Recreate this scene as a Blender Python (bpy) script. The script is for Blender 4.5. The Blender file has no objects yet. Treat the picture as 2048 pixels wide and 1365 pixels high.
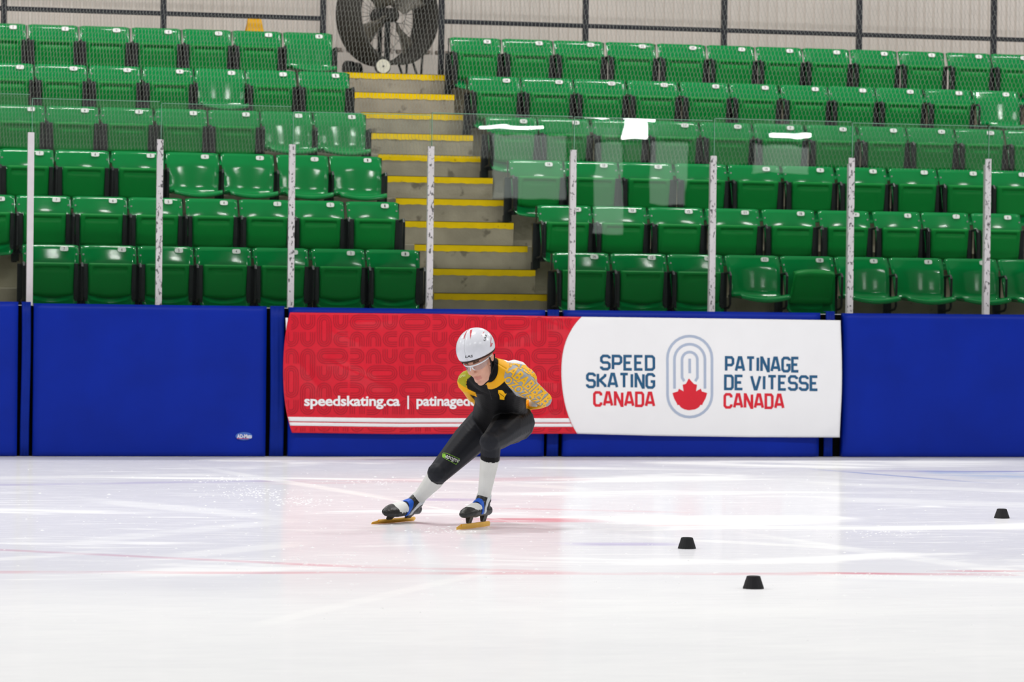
import bpy, bmesh, math, random
import numpy as np
from mathutils import Vector, Matrix
from mathutils.bvhtree import BVHTree
random.seed(7)
rng = np.random.default_rng(7)
C = bpy.context.scene.collection
# ------------------------------------------------------------------ camera
F, YAW, PITCH, ROLL, CD, CH = 6882.4, 0.24208, 0.01013, 0.01164, 27.478, 1.2406
cy, sy = math.cos(YAW), math.sin(YAW); cp, sp = math.cos(PITCH), math.sin(PITCH); cr, sr = math.cos(ROLL), math.sin(ROLL)
_f = np.array([sy, cy, 0.]); _r = np.array([cy, -sy, 0.]); _u = np.array([0, 0, 1.])
FW = _f*cp-_u*sp; U2 = _u*cp+_f*sp
RT = _r*cr+U2*sr; UP = -_r*sr+U2*cr
EYE = np.array([0, -CD, CH])
def ray(px, py): return FW+RT*((px-1024)/F)-UP*((py-682.5)/F)
def at_y(px, py, y): d = ray(px, py); return EYE+d*((y-EYE[1])/d[1])
def at_z(px, py, z): d = ray(px, py); return EYE+d*((z-EYE[2])/d[2])
def at_d(px, py, dep): return EYE+ray(px, py)*dep
def proj(P):
    d = np.asarray(P)-EYE; z = d@FW
    return 1024+F*(d@RT)/z, 682.5-F*(d@UP)/z
def x_at(px, y, z):
    # world x on the line (., y, z) that is seen in column px
    a, b = -30., 30.
    for _ in range(40):
        m = (a+b)/2
        if proj((m, y, z))[0] < px: a = m
        else: b = m
    return (a+b)/2
cam = bpy.data.cameras.new('camera'); camo = bpy.data.objects.new('camera', cam); C.objects.link(camo)
cam.sensor_width = 36; cam.lens = F/2048*36; cam.clip_end = 300
camo.matrix_world = Matrix(((RT[0], UP[0], -FW[0], EYE[0]), (RT[1], UP[1], -FW[1], EYE[1]), (RT[2], UP[2], -FW[2], EYE[2]), (0, 0, 0, 1)))
bpy.context.scene.camera = camo
cam.dof.use_dof = True; cam.dof.focus_distance = 19.3; cam.dof.aperture_fstop = 5.6
# ------------------------------------------------------------------ light
S = bpy.context.scene
S.view_settings.view_transform = 'Standard'; S.view_settings.look = 'None'; S.view_settings.gamma = 1
S.view_settings.use_curve_mapping = False; S.view_settings.exposure = 0.0
W = bpy.data.worlds.new('arena_air'); S.world = W; W.use_nodes = True
W.node_tree.nodes['Background'].inputs[0].default_value = (1.0, 0.985, 0.965, 1)
W.node_tree.nodes['Background'].inputs[1].default_value = 0.335
# rows of lamps under the roof, over the ice and over the stand
for (lx, ly, lz, sx, sy_, pw) in [(x, y, z, 1.5, 0.3, p) for (y, z, p) in ((-17, 8.5, 150), (-7.3, 8.5, 246), (2.2, 9.0, 185)) for x in (-8, -2, 4, 10, 16)]:
    L = bpy.data.lights.new('roof_lamp', 'AREA'); L.shape = 'RECTANGLE'; L.size = sx; L.size_y = sy_; L.energy = pw; L.color = (1, 0.985, 0.96)
    o = bpy.data.objects.new('roof_lamp', L); C.objects.link(o); o.location = (lx, ly, lz)

# ------------------------------------------------------------------ helpers
def lin(c):
    o = []
    for v in c[:3]:
        v = v/255.
        o.append(v/12.92 if v <= .04045 else ((v+.055)/1.055)**2.4)
    return (*o, 1)
MATS = {}
def mat(name, col, rough=.5, spec=.5, metal=0, var=.08, vscale=8, bump=0, bscale=60, vcol=None, dark=None, dthr=.62, dscale=40, stretch=(1, 1, 1), trans=0):
    if name in MATS: return MATS[name]
    m = bpy.data.materials.new(name); m.use_nodes = True; MATS[name] = m
    nt = m.node_tree; N = nt.nodes; Lk = nt.links; b = N['Principled BSDF']
    b.inputs['Roughness'].default_value = rough; b.inputs['Metallic'].default_value = metal
    b.inputs['Specular IOR Level'].default_value = spec
    tc = N.new('ShaderNodeTexCoord'); mp = N.new('ShaderNodeMapping'); Lk.new(tc.outputs['Object'], mp.inputs[0]); mp.inputs['Scale'].default_value = stretch
    no = N.new('ShaderNodeTexNoise'); no.inputs['Scale'].default_value = vscale; no.inputs['Detail'].default_value = 3; Lk.new(mp.outputs[0], no.inputs['Vector'])
    mx = N.new('ShaderNodeMix'); mx.data_type = 'RGBA'; mx.blend_type = 'MULTIPLY'; mx.inputs[0].default_value = 1
    rp = N.new('ShaderNodeMapRange'); rp.inputs[1].default_value = .3; rp.inputs[2].default_value = .7; rp.inputs[3].default_value = 1-var; rp.inputs[4].default_value = 1+var
    Lk.new(no.outputs[0], rp.inputs[0]); Lk.new(rp.outputs[0], mx.inputs[7])
    if vcol:
        at = N.new('ShaderNodeAttribute'); at.attribute_name = vcol; Lk.new(at.outputs['Color'], mx.inputs[6])
    else: mx.inputs[6].default_value = lin(col)
    out = mx.outputs[2]
    if dark:
        n2 = N.new('ShaderNodeTexNoise'); n2.inputs['Scale'].default_value = dscale; n2.inputs['Detail'].default_value = 4; Lk.new(mp.outputs[0], n2.inputs['Vector'])
        r2 = N.new('ShaderNodeMapRange'); r2.inputs[1].default_value = dthr; r2.inputs[2].default_value = dthr+.06; Lk.new(n2.outputs[0], r2.inputs[0])
        m2 = N.new('ShaderNodeMix'); m2.data_type = 'RGBA'; Lk.new(r2.outputs[0], m2.inputs[0]); Lk.new(out, m2.inputs[6]); m2.inputs[7].default_value = lin(dark); out = m2.outputs[2]
    Lk.new(out, b.inputs['Base Color'])
    if bump:
        n3 = N.new('ShaderNodeTexNoise'); n3.inputs['Scale'].default_value = bscale; Lk.new(tc.outputs['Object'], n3.inputs['Vector'])
        bp = N.new('ShaderNodeBump'); bp.inputs['Strength'].default_value = bump; bp.inputs['Distance'].default_value = .01; Lk.new(n3.outputs[0], bp.inputs['Height']); Lk.new(bp.outputs[0], b.inputs['Normal'])
    return m
def props(o, label=None, cat=None, group=None, kind=None):
    if label: o['label'] = label
    if cat: o['category'] = cat
    if group: o['group'] = group
    if kind: o['kind'] = kind
    return o
def empty(name, loc, label=None, cat=None, group=None):
    o = bpy.data.objects.new(name, None); C.objects.link(o); o.location = loc; o.empty_display_size = .05
    return props(o, label, cat, group)
def link_mesh(name, me, m, parent=None, loc=None):
    o = bpy.data.objects.new(name, me); C.objects.link(o)
    if m is not None and not me.materials: me.materials.append(m)
    if parent is not None: o.parent = parent
    if loc is not None: o.location = loc
    return o
class MB:
    def __init__(s): s.v = []; s.f = []
    def add(s, vs, fs):
        n = len(s.v); s.v += [tuple(map(float, p)) for p in vs]; s.f += [tuple(i+n for i in f) for f in fs]; return s
    def box(s, a, b, bev=0):
        x0, y0, z0 = a; x1, y1, z1 = b
        if bev <= 0:
            return s.add([(x0, y0, z0), (x1, y0, z0), (x1, y1, z0), (x0, y1, z0), (x0, y0, z1), (x1, y0, z1), (x1, y1, z1), (x0, y1, z1)],
                         [(0, 3, 2, 1), (4, 5, 6, 7), (0, 1, 5, 4), (1, 2, 6, 5), (2, 3, 7, 6), (3, 0, 4, 7)])
        bm = bmesh.new(); bmesh.ops.create_cube(bm, size=1)
        for v in bm.verts: v.co = Vector(((x0+x1)/2+v.co.x*(x1-x0), (y0+y1)/2+v.co.y*(y1-y0), (z0+z1)/2+v.co.z*(z1-z0)))
        bmesh.ops.bevel(bm, geom=list(bm.edges), offset=bev, segments=2, affect='EDGES', profile=.6)
        bm.verts.index_update(); s.add([v.co[:] for v in bm.verts], [[v.index for v in f.verts] for f in bm.faces]); bm.free(); return s
    def tube(s, pts, r, n=6, closed=False, caps=True):
        P = [np.array(p, float) for p in pts]; k = len(P); rr = r if isinstance(r, (list, tuple)) else [r]*k
        base = len(s.v); ref = None
        for i in range(k):
            if closed: t = P[(i+1) % k]-P[i-1]
            else: t = P[min(i+1, k-1)]-P[max(i-1, 0)]
            t = t/(np.linalg.norm(t)+1e-12)
            if ref is None:
                ref = np.array([0, 0, 1.]) if abs(t[2]) < .9 else np.array([1., 0, 0])
            a = ref-t*(ref@t)
            if np.linalg.norm(a) < 1e-6: a = np.cross(t, [1, .3, .2])
            a /= np.linalg.norm(a); ref = a; b = np.cross(t, a)
            for j in range(n):
                q = P[i]+rr[i]*(a*math.cos(2*math.pi*j/n)+b*math.sin(2*math.pi*j/n)); s.v.append(tuple(q))
        for i in range(k if closed else k-1):
            i2 = (i+1) % k
            for j in range(n): s.f.append((base+i*n+j, base+i*n+(j+1) % n, base+i2*n+(j+1) % n, base+i2*n+j))
        if caps and not closed:
            s.f.append(tuple(base+j for j in range(n))[::-1]); s.f.append(tuple(base+(k-1)*n+j for j in range(n)))
        return s
    def grid(s, fn, nu, nv, flip=False):
        b = len(s.v)
        for j in range(nv+1):
            for i in range(nu+1): s.v.append(tuple(float(t) for t in fn(i/nu, j/nv)))
        for j in range(nv):
            for i in range(nu):
                q = (b+j*(nu+1)+i, b+j*(nu+1)+i+1, b+(j+1)*(nu+1)+i+1, b+(j+1)*(nu+1)+i)
                s.f.append(q[::-1] if flip else q)
        return s
    def shell(s, fn, fb, nu, nv):
        # closed slab: front grid fn, back grid fb
        b0 = len(s.v); s.grid(fn, nu, nv); b1 = len(s.v); s.grid(fb, nu, nv, True)
        w = nu+1
        ring = [i for i in range(nu)]+[j*w+nu for j in range(nv)]+[nv*w+nu-i for i in range(nu)]+[(nv-j)*w for j in range(nv)]
        k = len(ring)
        for i in range(k):
            a, c = ring[i], ring[(i+1) % k]; s.f.append((b0+c, b0+a, b1+a, b1+c))
        return s
    def mesh(s, name, smooth=False):
        me = bpy.data.meshes.new(name); me.from_pydata(s.v, [], s.f); me.update()
        if smooth: me.polygons.foreach_set('use_smooth', [True]*len(me.polygons))
        return me
    def obj(s, name, m, parent=None, smooth=False, loc=None):
        return link_mesh(name, s.mesh(name, smooth), m, parent, loc)
def disk(mb, c, ax, r, r2, n=20, w=.0):
    # solid disc (short cylinder) of radius r about axis ax, from c-w/2 to c+w/2
    ax = np.array(ax, float); ax /= np.linalg.norm(ax); return mb.tube([np.array(c)-ax*w/2, np.array(c)+ax*w/2], [r, r2], n)
_TX = {}
def text_mesh(txt, bold=0.0, space=1.0, res=3):
    k = (txt, bold, space)
    if k in _TX: return _TX[k]
    cu = bpy.data.curves.new('t', 'FONT'); cu.body = txt; cu.offset = bold; cu.space_character = space; cu.resolution_u = res
    o = bpy.data.objects.new('t', cu); C.objects.link(o)
    dg = bpy.context.evaluated_depsgraph_get(); me = o.evaluated_get(dg).to_mesh()
    v = np.array([p.co[:2] for p in me.vertices]); f = [tuple(p.vertices) for p in me.polygons]
    o.evaluated_get(dg).to_mesh_clear(); bpy.data.objects.remove(o); bpy.data.curves.remove(cu)
    v = v-v.min(0); v = v/np.maximum(v.max(0), 1e-6)
    _TX[k] = (v, f); return v, f

GREEN = mat('seat_green', (0, 136, 66), .13, .42, var=.05, vscale=5)
PAN = mat('seat_pan_green', (0, 136, 54), .42, .16, var=.05, vscale=5)
BLACK = mat('black_iron', (15, 20, 22), .4, .5, var=.3, vscale=20)
PLATE = mat('plate_white', (252, 251, 250), .35, .4, var=.02)
INK = mat('ink_dark', (45, 45, 48), .6, .3, var=.05)
BOLT = mat('bolt_zinc', (205, 208, 205), .25, .6, .7, var=.1)
CONC = mat('concrete', (166, 158, 142), .85, .2, var=.14, vscale=5, bump=.25, bscale=50, dark=(126, 119, 106), dthr=.62, dscale=7)
YEL = mat('nosing_yellow', (255, 216, 0), .6, .15, var=.07, vscale=9, dark=(196, 158, 20), dthr=.68, dscale=30)
WALLM = mat('wall_white_metal', (224, 217, 211), .55, .15, var=.03, vscale=2)
RAIL = mat('rail_black', (32, 34, 42), .5, .4, var=.15)
BLUE = mat('pad_vinyl_blue', (2, 38, 152), .42, .16, var=.10, vscale=2.2, bump=.12, bscale=9)
BLUED = mat('flap_vinyl_blue', (3, 38, 140), .5, .15, var=.1, vscale=6)
VBLK = mat('velcro_black', (6, 6, 8), .9, .1, var=.1)
POSTM = mat('post_white_scuffed', (214, 210, 212), .4, .4, var=.06, vscale=12, dark=(96, 94, 96), dthr=.57, dscale=60, stretch=(1, 1, .55))
POSTC = mat('post_white_clean', (222, 216, 220), .4, .4, var=.04, vscale=12, dark=(150, 148, 150), dthr=.7, dscale=40)

# ------------------------------------------------------------------ ice
def ice_material():
    m = bpy.data.materials.new('ice'); m.use_nodes = True; nt = m.node_tree; N = nt.nodes; Lk = nt.links
    N.remove(N['Principled BSDF']); out = N['Material Output']
    tc = N.new('ShaderNodeTexCoord')
    def math_(op, a, b=None, c=None, clamp=False):
        n = N.new('ShaderNodeMath'); n.operation = op; n.use_clamp = clamp
        for i, v in enumerate((a, b, c)):
            if v is None: continue
            if isinstance(v, (int, float)): n.inputs[i].default_value = v
            else: Lk.new(v, n.inputs[i])
        return n.outputs[0]
    def noise(scale, det=4, rough=.55, sx=1, sy_=1, rz=0, dist=0):
        mp = N.new('ShaderNodeMapping'); mp.inputs['Scale'].default_value = (sx, sy_, 1); mp.inputs['Rotation'].default_value = (0, 0, rz); Lk.new(tc.outputs['Object'], mp.inputs[0])
        n = N.new('ShaderNodeTexNoise'); n.inputs['Scale'].default_value = scale; n.inputs['Detail'].default_value = det; n.inputs['Roughness'].default_value = rough; n.inputs['Distortion'].default_value = dist
        Lk.new(mp.outputs[0], n.inputs['Vector']); return n.outputs[0]
    def ramp(v, a, b, o0=0, o1=1):
        n = N.new('ShaderNodeMapRange'); n.interpolation_type = 'SMOOTHSTEP'; Lk.new(v, n.inputs[0])
        for i, q in enumerate((a, b, o0, o1)): n.inputs[i+1].default_value = q
        return n.outputs[0]
    def mixc(f, a, b):
        n = N.new('ShaderNodeMix'); n.data_type = 'RGBA'
        if isinstance(f, (int, float)): n.inputs[0].default_value = f
        else: Lk.new(f, n.inputs[0])
        for i, q in ((6, a), (7, b)):
            if isinstance(q, tuple): n.inputs[i].default_value = q
            else: Lk.new(q, n.inputs[i])
        return n.outputs[2]
    # scraped snow: broad sweeps, long thin blade cuts, small crumbs
    sweep = noise(.55, 5, .6, .55, 1.4, .12, .6)
    cuts = noise(1.0, 9, .78, .9, 15, .10, .35)
    cuts2 = noise(1.0, 9, .78, 1.1, 13, -.22, .35)
    crumb = noise(24, 3, .6, .7, 1.1); fine = noise(1.0, 5, .7, 3.5, 42, .05, .3); fine2 = noise(.9, 4, .65, 1.0, 7, -.55, .5)
    s1 = ramp(sweep, .52, .66); s2 = math_('MULTIPLY', ramp(cuts, .56, .70), .75); s3 = math_('MULTIPLY', ramp(cuts2, .58, .70), .6)
    s4 = math_('MULTIPLY', ramp(crumb, .66, .72), .8); s5 = math_('MULTIPLY', ramp(fine, .5, .68), .55); s6 = math_('MULTIPLY', ramp(fine2, .55, .7), .5)
    sepw = N.new('ShaderNodeSeparateXYZ'); Lk.new(tc.outputs['Object'], sepw.inputs[0]); near_white = ramp(math_('MULTIPLY_ADD', noise(.35, 3), 5.0, sepw.outputs[1]), -11.5, -7.0, .62, 0)  # whiter tone blended in toward the camera end, its edge broken by noise
    snow = math_('MAXIMUM', math_('MAXIMUM', math_('MAXIMUM', math_('MULTIPLY', s1, .8), s2), math_('MAXIMUM', math_('MAXIMUM', s3, math_('MAXIMUM', s5, s6)), s4)), math_('MULTIPLY', near_white, ramp(math_('ADD', fine, sweep), .7, 1.3, .85, 1.35)))
    base = mixc(snow, (.765, .765, .82, 1), (.955, .96, .965, 1))
    # faint painted lines under the ice
    sep = N.new('ShaderNodeSeparateXYZ'); Lk.new(tc.outputs['Object'], sep.inputs[0]); X, Y = sep.outputs[0], sep.outputs[1]
    brk = noise(1.4, 4, .6, 1, 3)
    def line(p, q, wid, col, strength, lo, hi, b0=.36, b1=.6):
        nonlocal base
        (x0, y0), (x1, y1) = p, q; k = (y1-y0)/(x1-x0)
        dy = math_('ABSOLUTE', math_('SUBTRACT', Y, math_('MULTIPLY_ADD', X, k, y0-k*x0)))
        f = ramp(dy, wid*.35, wid, 1, 0)
        g = math_('MULTIPLY', ramp(X, lo-.25, lo+.05), ramp(X, hi-.05, hi+.3, 1, 0))
        f = math_('MULTIPLY', math_('MULTIPLY', f, g), ramp(brk, b0, b1, .12, 1))
        f = math_('MULTIPLY', f, strength); base = mixc(f, base, col)
    def seg(a, b, wpx, col, st, b0=.36, b1=.6):
        A = at_z(a[0], a[1], 0); B = at_z(b[0], b[1], 0)
        W_ = abs(at_z(a[0], a[1]-wpx/2, 0)[1]-at_z(a[0], a[1]+wpx/2, 0)[1])
        line((A[0], A[1]), (B[0], B[1]), W_*.75, col, st, A[0], B[0], b0, b1)
    red = (.72, .10, .16, 1); pur = (.32, .25, .60, 1)
    seg((-30, 1145), (2080, 1150), 5, red, .34, .30, .62)
    seg((-30, 1099), (640, 1131), 4, (.60, .10, .22, 1), .30, .25, .5)
    seg((600, 1130), (1100, 1144), 5, red, .22, .3, .6)
    seg((560, 965), (1130, 958), 8, red, .22)
    seg((-30, 971), (560, 962), 4, pur, .30, .4, .6)
    seg((990, 1041), (1125, 1041), 8, red, .6, .2, .5)
    seg((1030, 1018), (1300, 1024), 3, red, .22)
    seg((1340, 1052), (1410, 1052), 3, red, .35)
    seg((1180, 1052), (1290, 1078), 5, red, .14)
    seg((1185, 1089), (1305, 1089), 6, pur, .45, .1, .3)
    seg((862, 1000), (935, 1000), 5, pur, .4, .1, .3)
    wh = (.97, .975, .98, 1)
    for a_, b_, w_, st_ in (((470, 948), (700, 985), 14, .8), ((700, 985), (880, 1018), 7, .8), ((1330, 1078), (1700, 1098), 6, .75), ((1690, 1098), (2080, 1152), 30, .9), ((230, 1006), (480, 1028), 14, .75), ((-30, 1122), (150, 1108), 7, .7),
        ((380, 1110), (560, 1092), 10, .6), ((-20, 957), (400, 950), 6, .7), ((1690, 1000), (2080, 1012), 12, .7), ((1660, 968), (2080, 985), 8, .7), ((1330, 930), (1700, 936), 6, .7), ((1700, 1153), (2080, 1163), 12, .8), ((860, 960), (1120, 975), 8, .6), ((560, 1240), (950, 1150), 9, .5), ((200, 1080), (520, 1048), 10, .5)):
        seg(a_, b_, w_, wh, st_, .25, .55)
    seg((1680, 943), (2080, 944), 3, pur, .6)
    seg((1700, 945), (1850, 957), 4, (.16, .25, .62, 1), .6, .3, .5)
    seg((1900, 950), (2080, 951), 16, (.25, .45, .80, 1), .42, .42, .6)
    seg((1670, 1147), (1760, 1148), 4, red, .5, .1, .3)
    seg((1940, 1143), (1990, 1143), 3, red, .5, .1, .3)
    dif = N.new('ShaderNodeBsdfDiffuse'); Lk.new(base, dif.inputs[0])
    gl = N.new('ShaderNodeBsdfGlossy'); gl.inputs['Roughness'].default_value = .115; gl.inputs['Color'].default_value = (1, 1, 1, 1)
    bp = N.new('ShaderNodeBump'); bp.inputs['Strength'].default_value = .05; bp.inputs['Distance'].default_value = .01; Lk.new(cuts, bp.inputs['Height'])
    mixs = N.new('ShaderNodeMixShader'); frn = N.new('ShaderNodeFresnel'); frn.inputs[0].default_value = 1.31; fac = math_('MULTIPLY', ramp(snow, .0, .9, .34, .10), ramp(frn.outputs[0], .45, .85, .35, 1)); Lk.new(fac, mixs.inputs[0]); Lk.new(dif.outputs[0], mixs.inputs[1]); Lk.new(gl.outputs[0], mixs.inputs[2])
    Lk.new(mixs.outputs[0], out.inputs[0]); return m
ice = MB(); ice.grid(lambda u, v: (-30+70*u, -30+30.3*v, 0), 8, 8)
o = ice.obj('floor', ice_material()); props(o, kind='structure', label='white rink ice with scraped snow and faint red lines')
sl = MB().box((-30, -30, -.3), (40, .3, -.02)).obj('floor', mat('slab', (200, 200, 205), .8)); props(sl, kind='structure')

# ice shavings thrown up by the blades
sv = MB(); rs = random.Random(5)
spots = [((500, 985), 70, 12, 150), ((600, 1003), 60, 8, 90), ((430, 960), 90, 6, 60), ((740, 965), 60, 6, 50), ((1750, 1065), 90, 10, 60), ((1950, 1150), 90, 8, 60), ((1720, 1152), 60, 4, 60), ((640, 1130), 150, 18, 70), ((900, 1062), 70, 6, 60), ((1000, 1120), 900, 130, 420), ((1000, 1000), 900, 60, 300), ((1700, 1260), 500, 70, 60)]
for (px_, py_), sx_, sy2, n_ in spots:
    for _ in range(n_):
        a_, b_ = rs.gauss(px_, sx_*.6), rs.gauss(py_, sy2*.6)
        if not (918 < b_ < 1360): continue
        q = at_z(a_, b_, 0); r_ = rs.uniform(.0025, .0065)*(1.6 if rs.random() < .12 else 1); m0 = len(sv.v)
        if q[1] > -.1: continue
        for k in range(4): an = k*math.pi/2+rs.random(); sv.v.append((q[0]+r_*1.6*math.cos(an), q[1]+r_*math.sin(an), 0))
        sv.v.append((q[0]+rs.uniform(-.3, .3)*r_, q[1]+rs.uniform(-.3, .3)*r_, r_*.4)); sv.f += [(m0+k, m0+(k+1) % 4, m0+4) for k in range(4)]
o = sv.obj('ice_shavings', mat('snow_white', (250, 251, 253), .9, .1, var=.01)); props(o, 'scattered white ice shavings lying on the rink', 'snow', kind='stuff')

# ------------------------------------------------------------------ rows of the stand
T = .81; Y1 = 1.0
rowpts = {1: (1160, 505.5), 2: (1130, 409.5), 3: (1280, 325), 4: (1100, 239), 5: (1000, 155), 6: (1500, 90)}
RY = {k: Y1+T*(k-1) for k in range(1, 7)}
zz = np.array([at_y(*rowpts[k], RY[k])[2] for k in range(1, 7)]); kk = np.arange(6)
RR, Z1 = np.polyfit(kk, zz, 1)
RZ = {k: Z1+RR*(k-1) for k in range(1, 7)}
def tread(k): return RZ[1]-.79+RR*(k-1)
def riser_y(k): return RY[k]+.13           # face of the riser behind row k
XN = x_at(1100, riser_y(1), tread(2)); XL = XN-1.02     # aisle between XL and XN
terr = empty('floor', (0, riser_y(1), 0)); props(terr, kind='structure', label='stepped concrete terrace carrying the seat rows')
XA, XB = -7.5, 14.5
x_gap = x_at(44, RY[1], RZ[1]-.3)
def rel(o, p): o.location = Vector(o.location)-Vector(p.location)
for k in range(1, 8):
    y0 = riser_y(k-1) if k > 1 else .42
    y1 = riser_y(k) if k < 7 else riser_y(6)+1.5
    z0 = tread(k)
    b = MB().box((XA, y0, -.0), (XB, y1 if k < 7 else y1, z0), .006); o = b.obj('tier', CONC, terr); rel(o, terr)
stairs = empty('aisle_stairs', ((XL+XN)/2, riser_y(1), tread(1)), 'grey concrete aisle stairs with yellow nosings between the green seat blocks', 'stairs')
for k in range(1, 7):
    ya = riser_y(k)
    # half step on tread k, in front of the riser behind row k
    b = MB().box((XL, ya-.405, tread(k)), (XN-.03, ya, tread(k)+RR/2), .006); o = b.obj('concrete_step', CONC, stairs); rel(o, stairs)
    n = MB().grid(lambda u, v: (XL+.02+(XN-.07-XL)*u, 0, 0), 1, 1)
    for (yy, zz_, xr) in ((ya-.405, tread(k)+RR/2, XN-.03), (ya, tread(k+1), XN)):
        if k == 1 and yy < ya: pass
        st = MB()
        nn = 40; ph = random.random()*9
        wob = [.0025*math.sin(i*1.7+ph)+.002*math.sin(i*.6+ph*2) for i in range(nn+1)]
        st.shell(lambda u, v: (XL+(xr-XL)*u, yy-.004, zz_+.003-v*(.058+wob[int(round(u*nn))])), lambda u, v: (XL+(xr-XL)*u, yy+.004, zz_+.003-v*(.058+wob[int(round(u*nn))])), nn, 1)
        st.box((XL, yy-.004, zz_-.002), (xr, yy+.05, zz_+.003))
        o = st.obj('nosing_strip', YEL, stairs); rel(o, stairs)

# back wall: ribbed white metal
YW = riser_y(6)+1.5
w = MB(); pr = []; x = XA
while x < XB:
    pr += [(x, 0), (x+.062, 0), (x+.070, -.03), (x+.092, -.03)]; x += .102
nP = len(pr); zt, zb = 7.0, tread(7)
for (px_, py_) in pr: w.v += [(px_, YW+py_, zb), (px_, YW+py_, zt)]
for i in range(nP-1): w.f.append((2*i, 2*i+2, 2*i+3, 2*i+1))
o = w.obj('wall_back', WALLM); props(o, kind='structure', label='ribbed off-white metal wall behind the stand')
b = MB().box((XA, YW-.042, zb), (XB, YW-.002, zb+.30)).obj('baseboard_back', WALLM); props(b, kind='structure')
d = MB(); x = XA
while x < XB: d.box((x, YW-.046, zb+.32), (x+.045, YW-.001, zb+.345)); x += .102
o = d.obj('trim_1', mat('closure_grey', (138, 128, 120), .8)); props(o, kind='structure')

# guard rail posts behind the top row
gr = {}
YR = riser_y(6)+.08
zr1 = at_y(890, 43, YR)[2]; zrL = at_y(640, 37, YR)[2]
def guard(name_lab, pxs, x0, x1, zrail, group=None):
    e = empty('guard_rail', ((x0+x1)/2, YR, tread(7)), name_lab, 'railing')
    for p in pxs:
        x = x_at(p, YR, zrail); o = MB().box((x-.027, YR-.027, tread(7)), (x+.027, YR+.027, tread(7)+2.4), .006).obj('post', RAIL, e); rel(o, e)
    for z in (zrail, tread(7)+1.15): o = MB().box((x0, YR-.02, z-.022), (x1, YR+.02, z+.022), .005).obj('rail', RAIL, e); rel(o, e)
    return e
guard('black steel guard rail behind the top row, left of the big fan', [8, 327, 646], XA+.3, x_at(646, YR, zrL), zrL)
guard('black steel guard rail behind the top row, right of the big fan', [883, 1171, 1448, 1718, 1987], x_at(883, YR, zr1), XB-.3, zr1)

# ------------------------------------------------------------------ seats
def back_y(u, v):     # u -1..1, v 0..1 (top..bottom)
    y = .035-.075*v-.03*min(v/.27, 1)
    if v > .82: y -= .10*((v-.82)/.18)**2
    return y-.045*u*u*(.35+.65*min(1, v*2))
def mk_back(p, Hh=.52):
    def hw(v): return (.5*p-.0085)*(1-.11*max(0, v-.2))-(.03*((v-.85)/.15)**2 if v > .85 else 0)
    def fr(a, b):
        u = 2*a-1; v = b; zc = -Hh*v
        if v < .001: zc -= .008*max(0, (abs(u)-.9)/.1)**2
        if v > .98: zc += .015*u*u
        return (u*hw(v), back_y(u, v), zc)
    def bk(a, b):
        q = fr(a, b); return (q[0], q[1]+.016, q[2]-.003)
    return MB().shell(fr, bk, 12, 14).mesh('backrest', True)
def mk_pan(p):
    hwid = .375*p
    def fr(a, b):
        u = 2*a-1; v = b; z = -.150-.262*v-.02*(1-u*u)*v*v
        y = -.150+.035*v
        e = max(abs(u), abs(2*v-1)*.985)
        if abs(u) > .93: y += .012*((abs(u)-.93)/.07)
        if v < .05: y += .016*(1-v/.05)
        if v > .93: y += .02*((v-.93)/.07)
        if .125 < v < .20 and abs(u) < .78: y += .016
        if abs(u) < .80 and .2 < v < .86: y += .003
        return (u*hwid*(1-.02*v), y, z)
    def bk(a, b):
        u = 2*a-1; return (u*hwid*.98, -.085+.0*b, -.150-.262*b-.02*(1-u*u)*b*b)
    m = MB()
    # rows placed so that the moulded groove reads as a crisp slot
    vs = [0, .03, .06, .115, .128, .16, .195, .21, .35, .5, .65, .8, .87, .93, .965, 1]
    us = [-1, -.965, -.93, -.85, -.79, -.77, -.5, -.25, 0, .25, .5, .77, .79, .85, .93, .965, 1]
    nu, nv = len(us)-1, len(vs)-1
    m.shell(lambda a, b: fr((us[int(round(a*nu))]+1)/2, vs[int(round(b*nv))]), lambda a, b: bk((us[int(round(a*nu))]+1)/2, vs[int(round(b*nv))]), nu, nv)
    return m.mesh('seat_pan', True)
def mk_back_open(p): return mk_back(p, .385)
def mk_pan_open(p):
    hw = .5*p-.02
    def top(a, b):
        u = 2*a-1; d = .06+.36*b; z = -.345+.014*b-.032*(1-u*u)*(.4+.6*b)
        if b > .8: z -= .026*((b-.8)/.2)**2
        return (u*hw*(1-.06*b*b), -d-.02*(1-u*u)*b, z)
    def bot(a, b):
        q = top(a, b); return (q[0], q[1]+.004, q[2]-.022)
    m = MB(); m.shell(bot, top, 12, 10); return m.mesh('seat_pan', True)
def mk_pan_slumped(p):   # pan caught half way, its upper lip curled forward
    hw = .36*p
    def fr(a, b):
        u = 2*a-1; z = -.115-.30*b-.022*u*u*(1-b); y = -.24+.12*b
        if b < .1: y += .05*(1-b/.1)
        if .14 < b < .22 and abs(u) < .85: y -= .012
        if .86 < b < .93 and abs(u) < .8: y -= .01
        return (u*hw*(1+.06*b), y, z)
    def bk(a, b): q = fr(a, b); return (q[0], q[1]+.05, q[2])
    return MB().shell(fr, bk, 14, 18).mesh('seat_pan', True)
def mk_stand():          # black side standard: web, front loop, foot
    m = MB()
    m.box((-.035, .0, -.56), (.035, .03, -.16), .004)
    m.box((-.02, .03, -.57), (.02, .125, -.50), .005)
    m.tube([(0, .0, -.165), (0, -.19, -.155), (0, -.215, -.18), (0, -.205, -.43), (0, -.175, -.455), (0, -.02, -.47)], .011, 6)
    m.box((-.003, .012, -.16), (.003, .045, -.012))
    return m.mesh('side_standard', False)
def mk_arm(s):           # hinge cheek beside a folded pan
    m = MB(); m.box((-.019, -.105, -.50), (.019, -.02, -.155), .006); m.box((-.012, -.125, -.475), (.012, -.1, -.43), .004)
    return m.mesh('hinge_arm', False)
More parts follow.
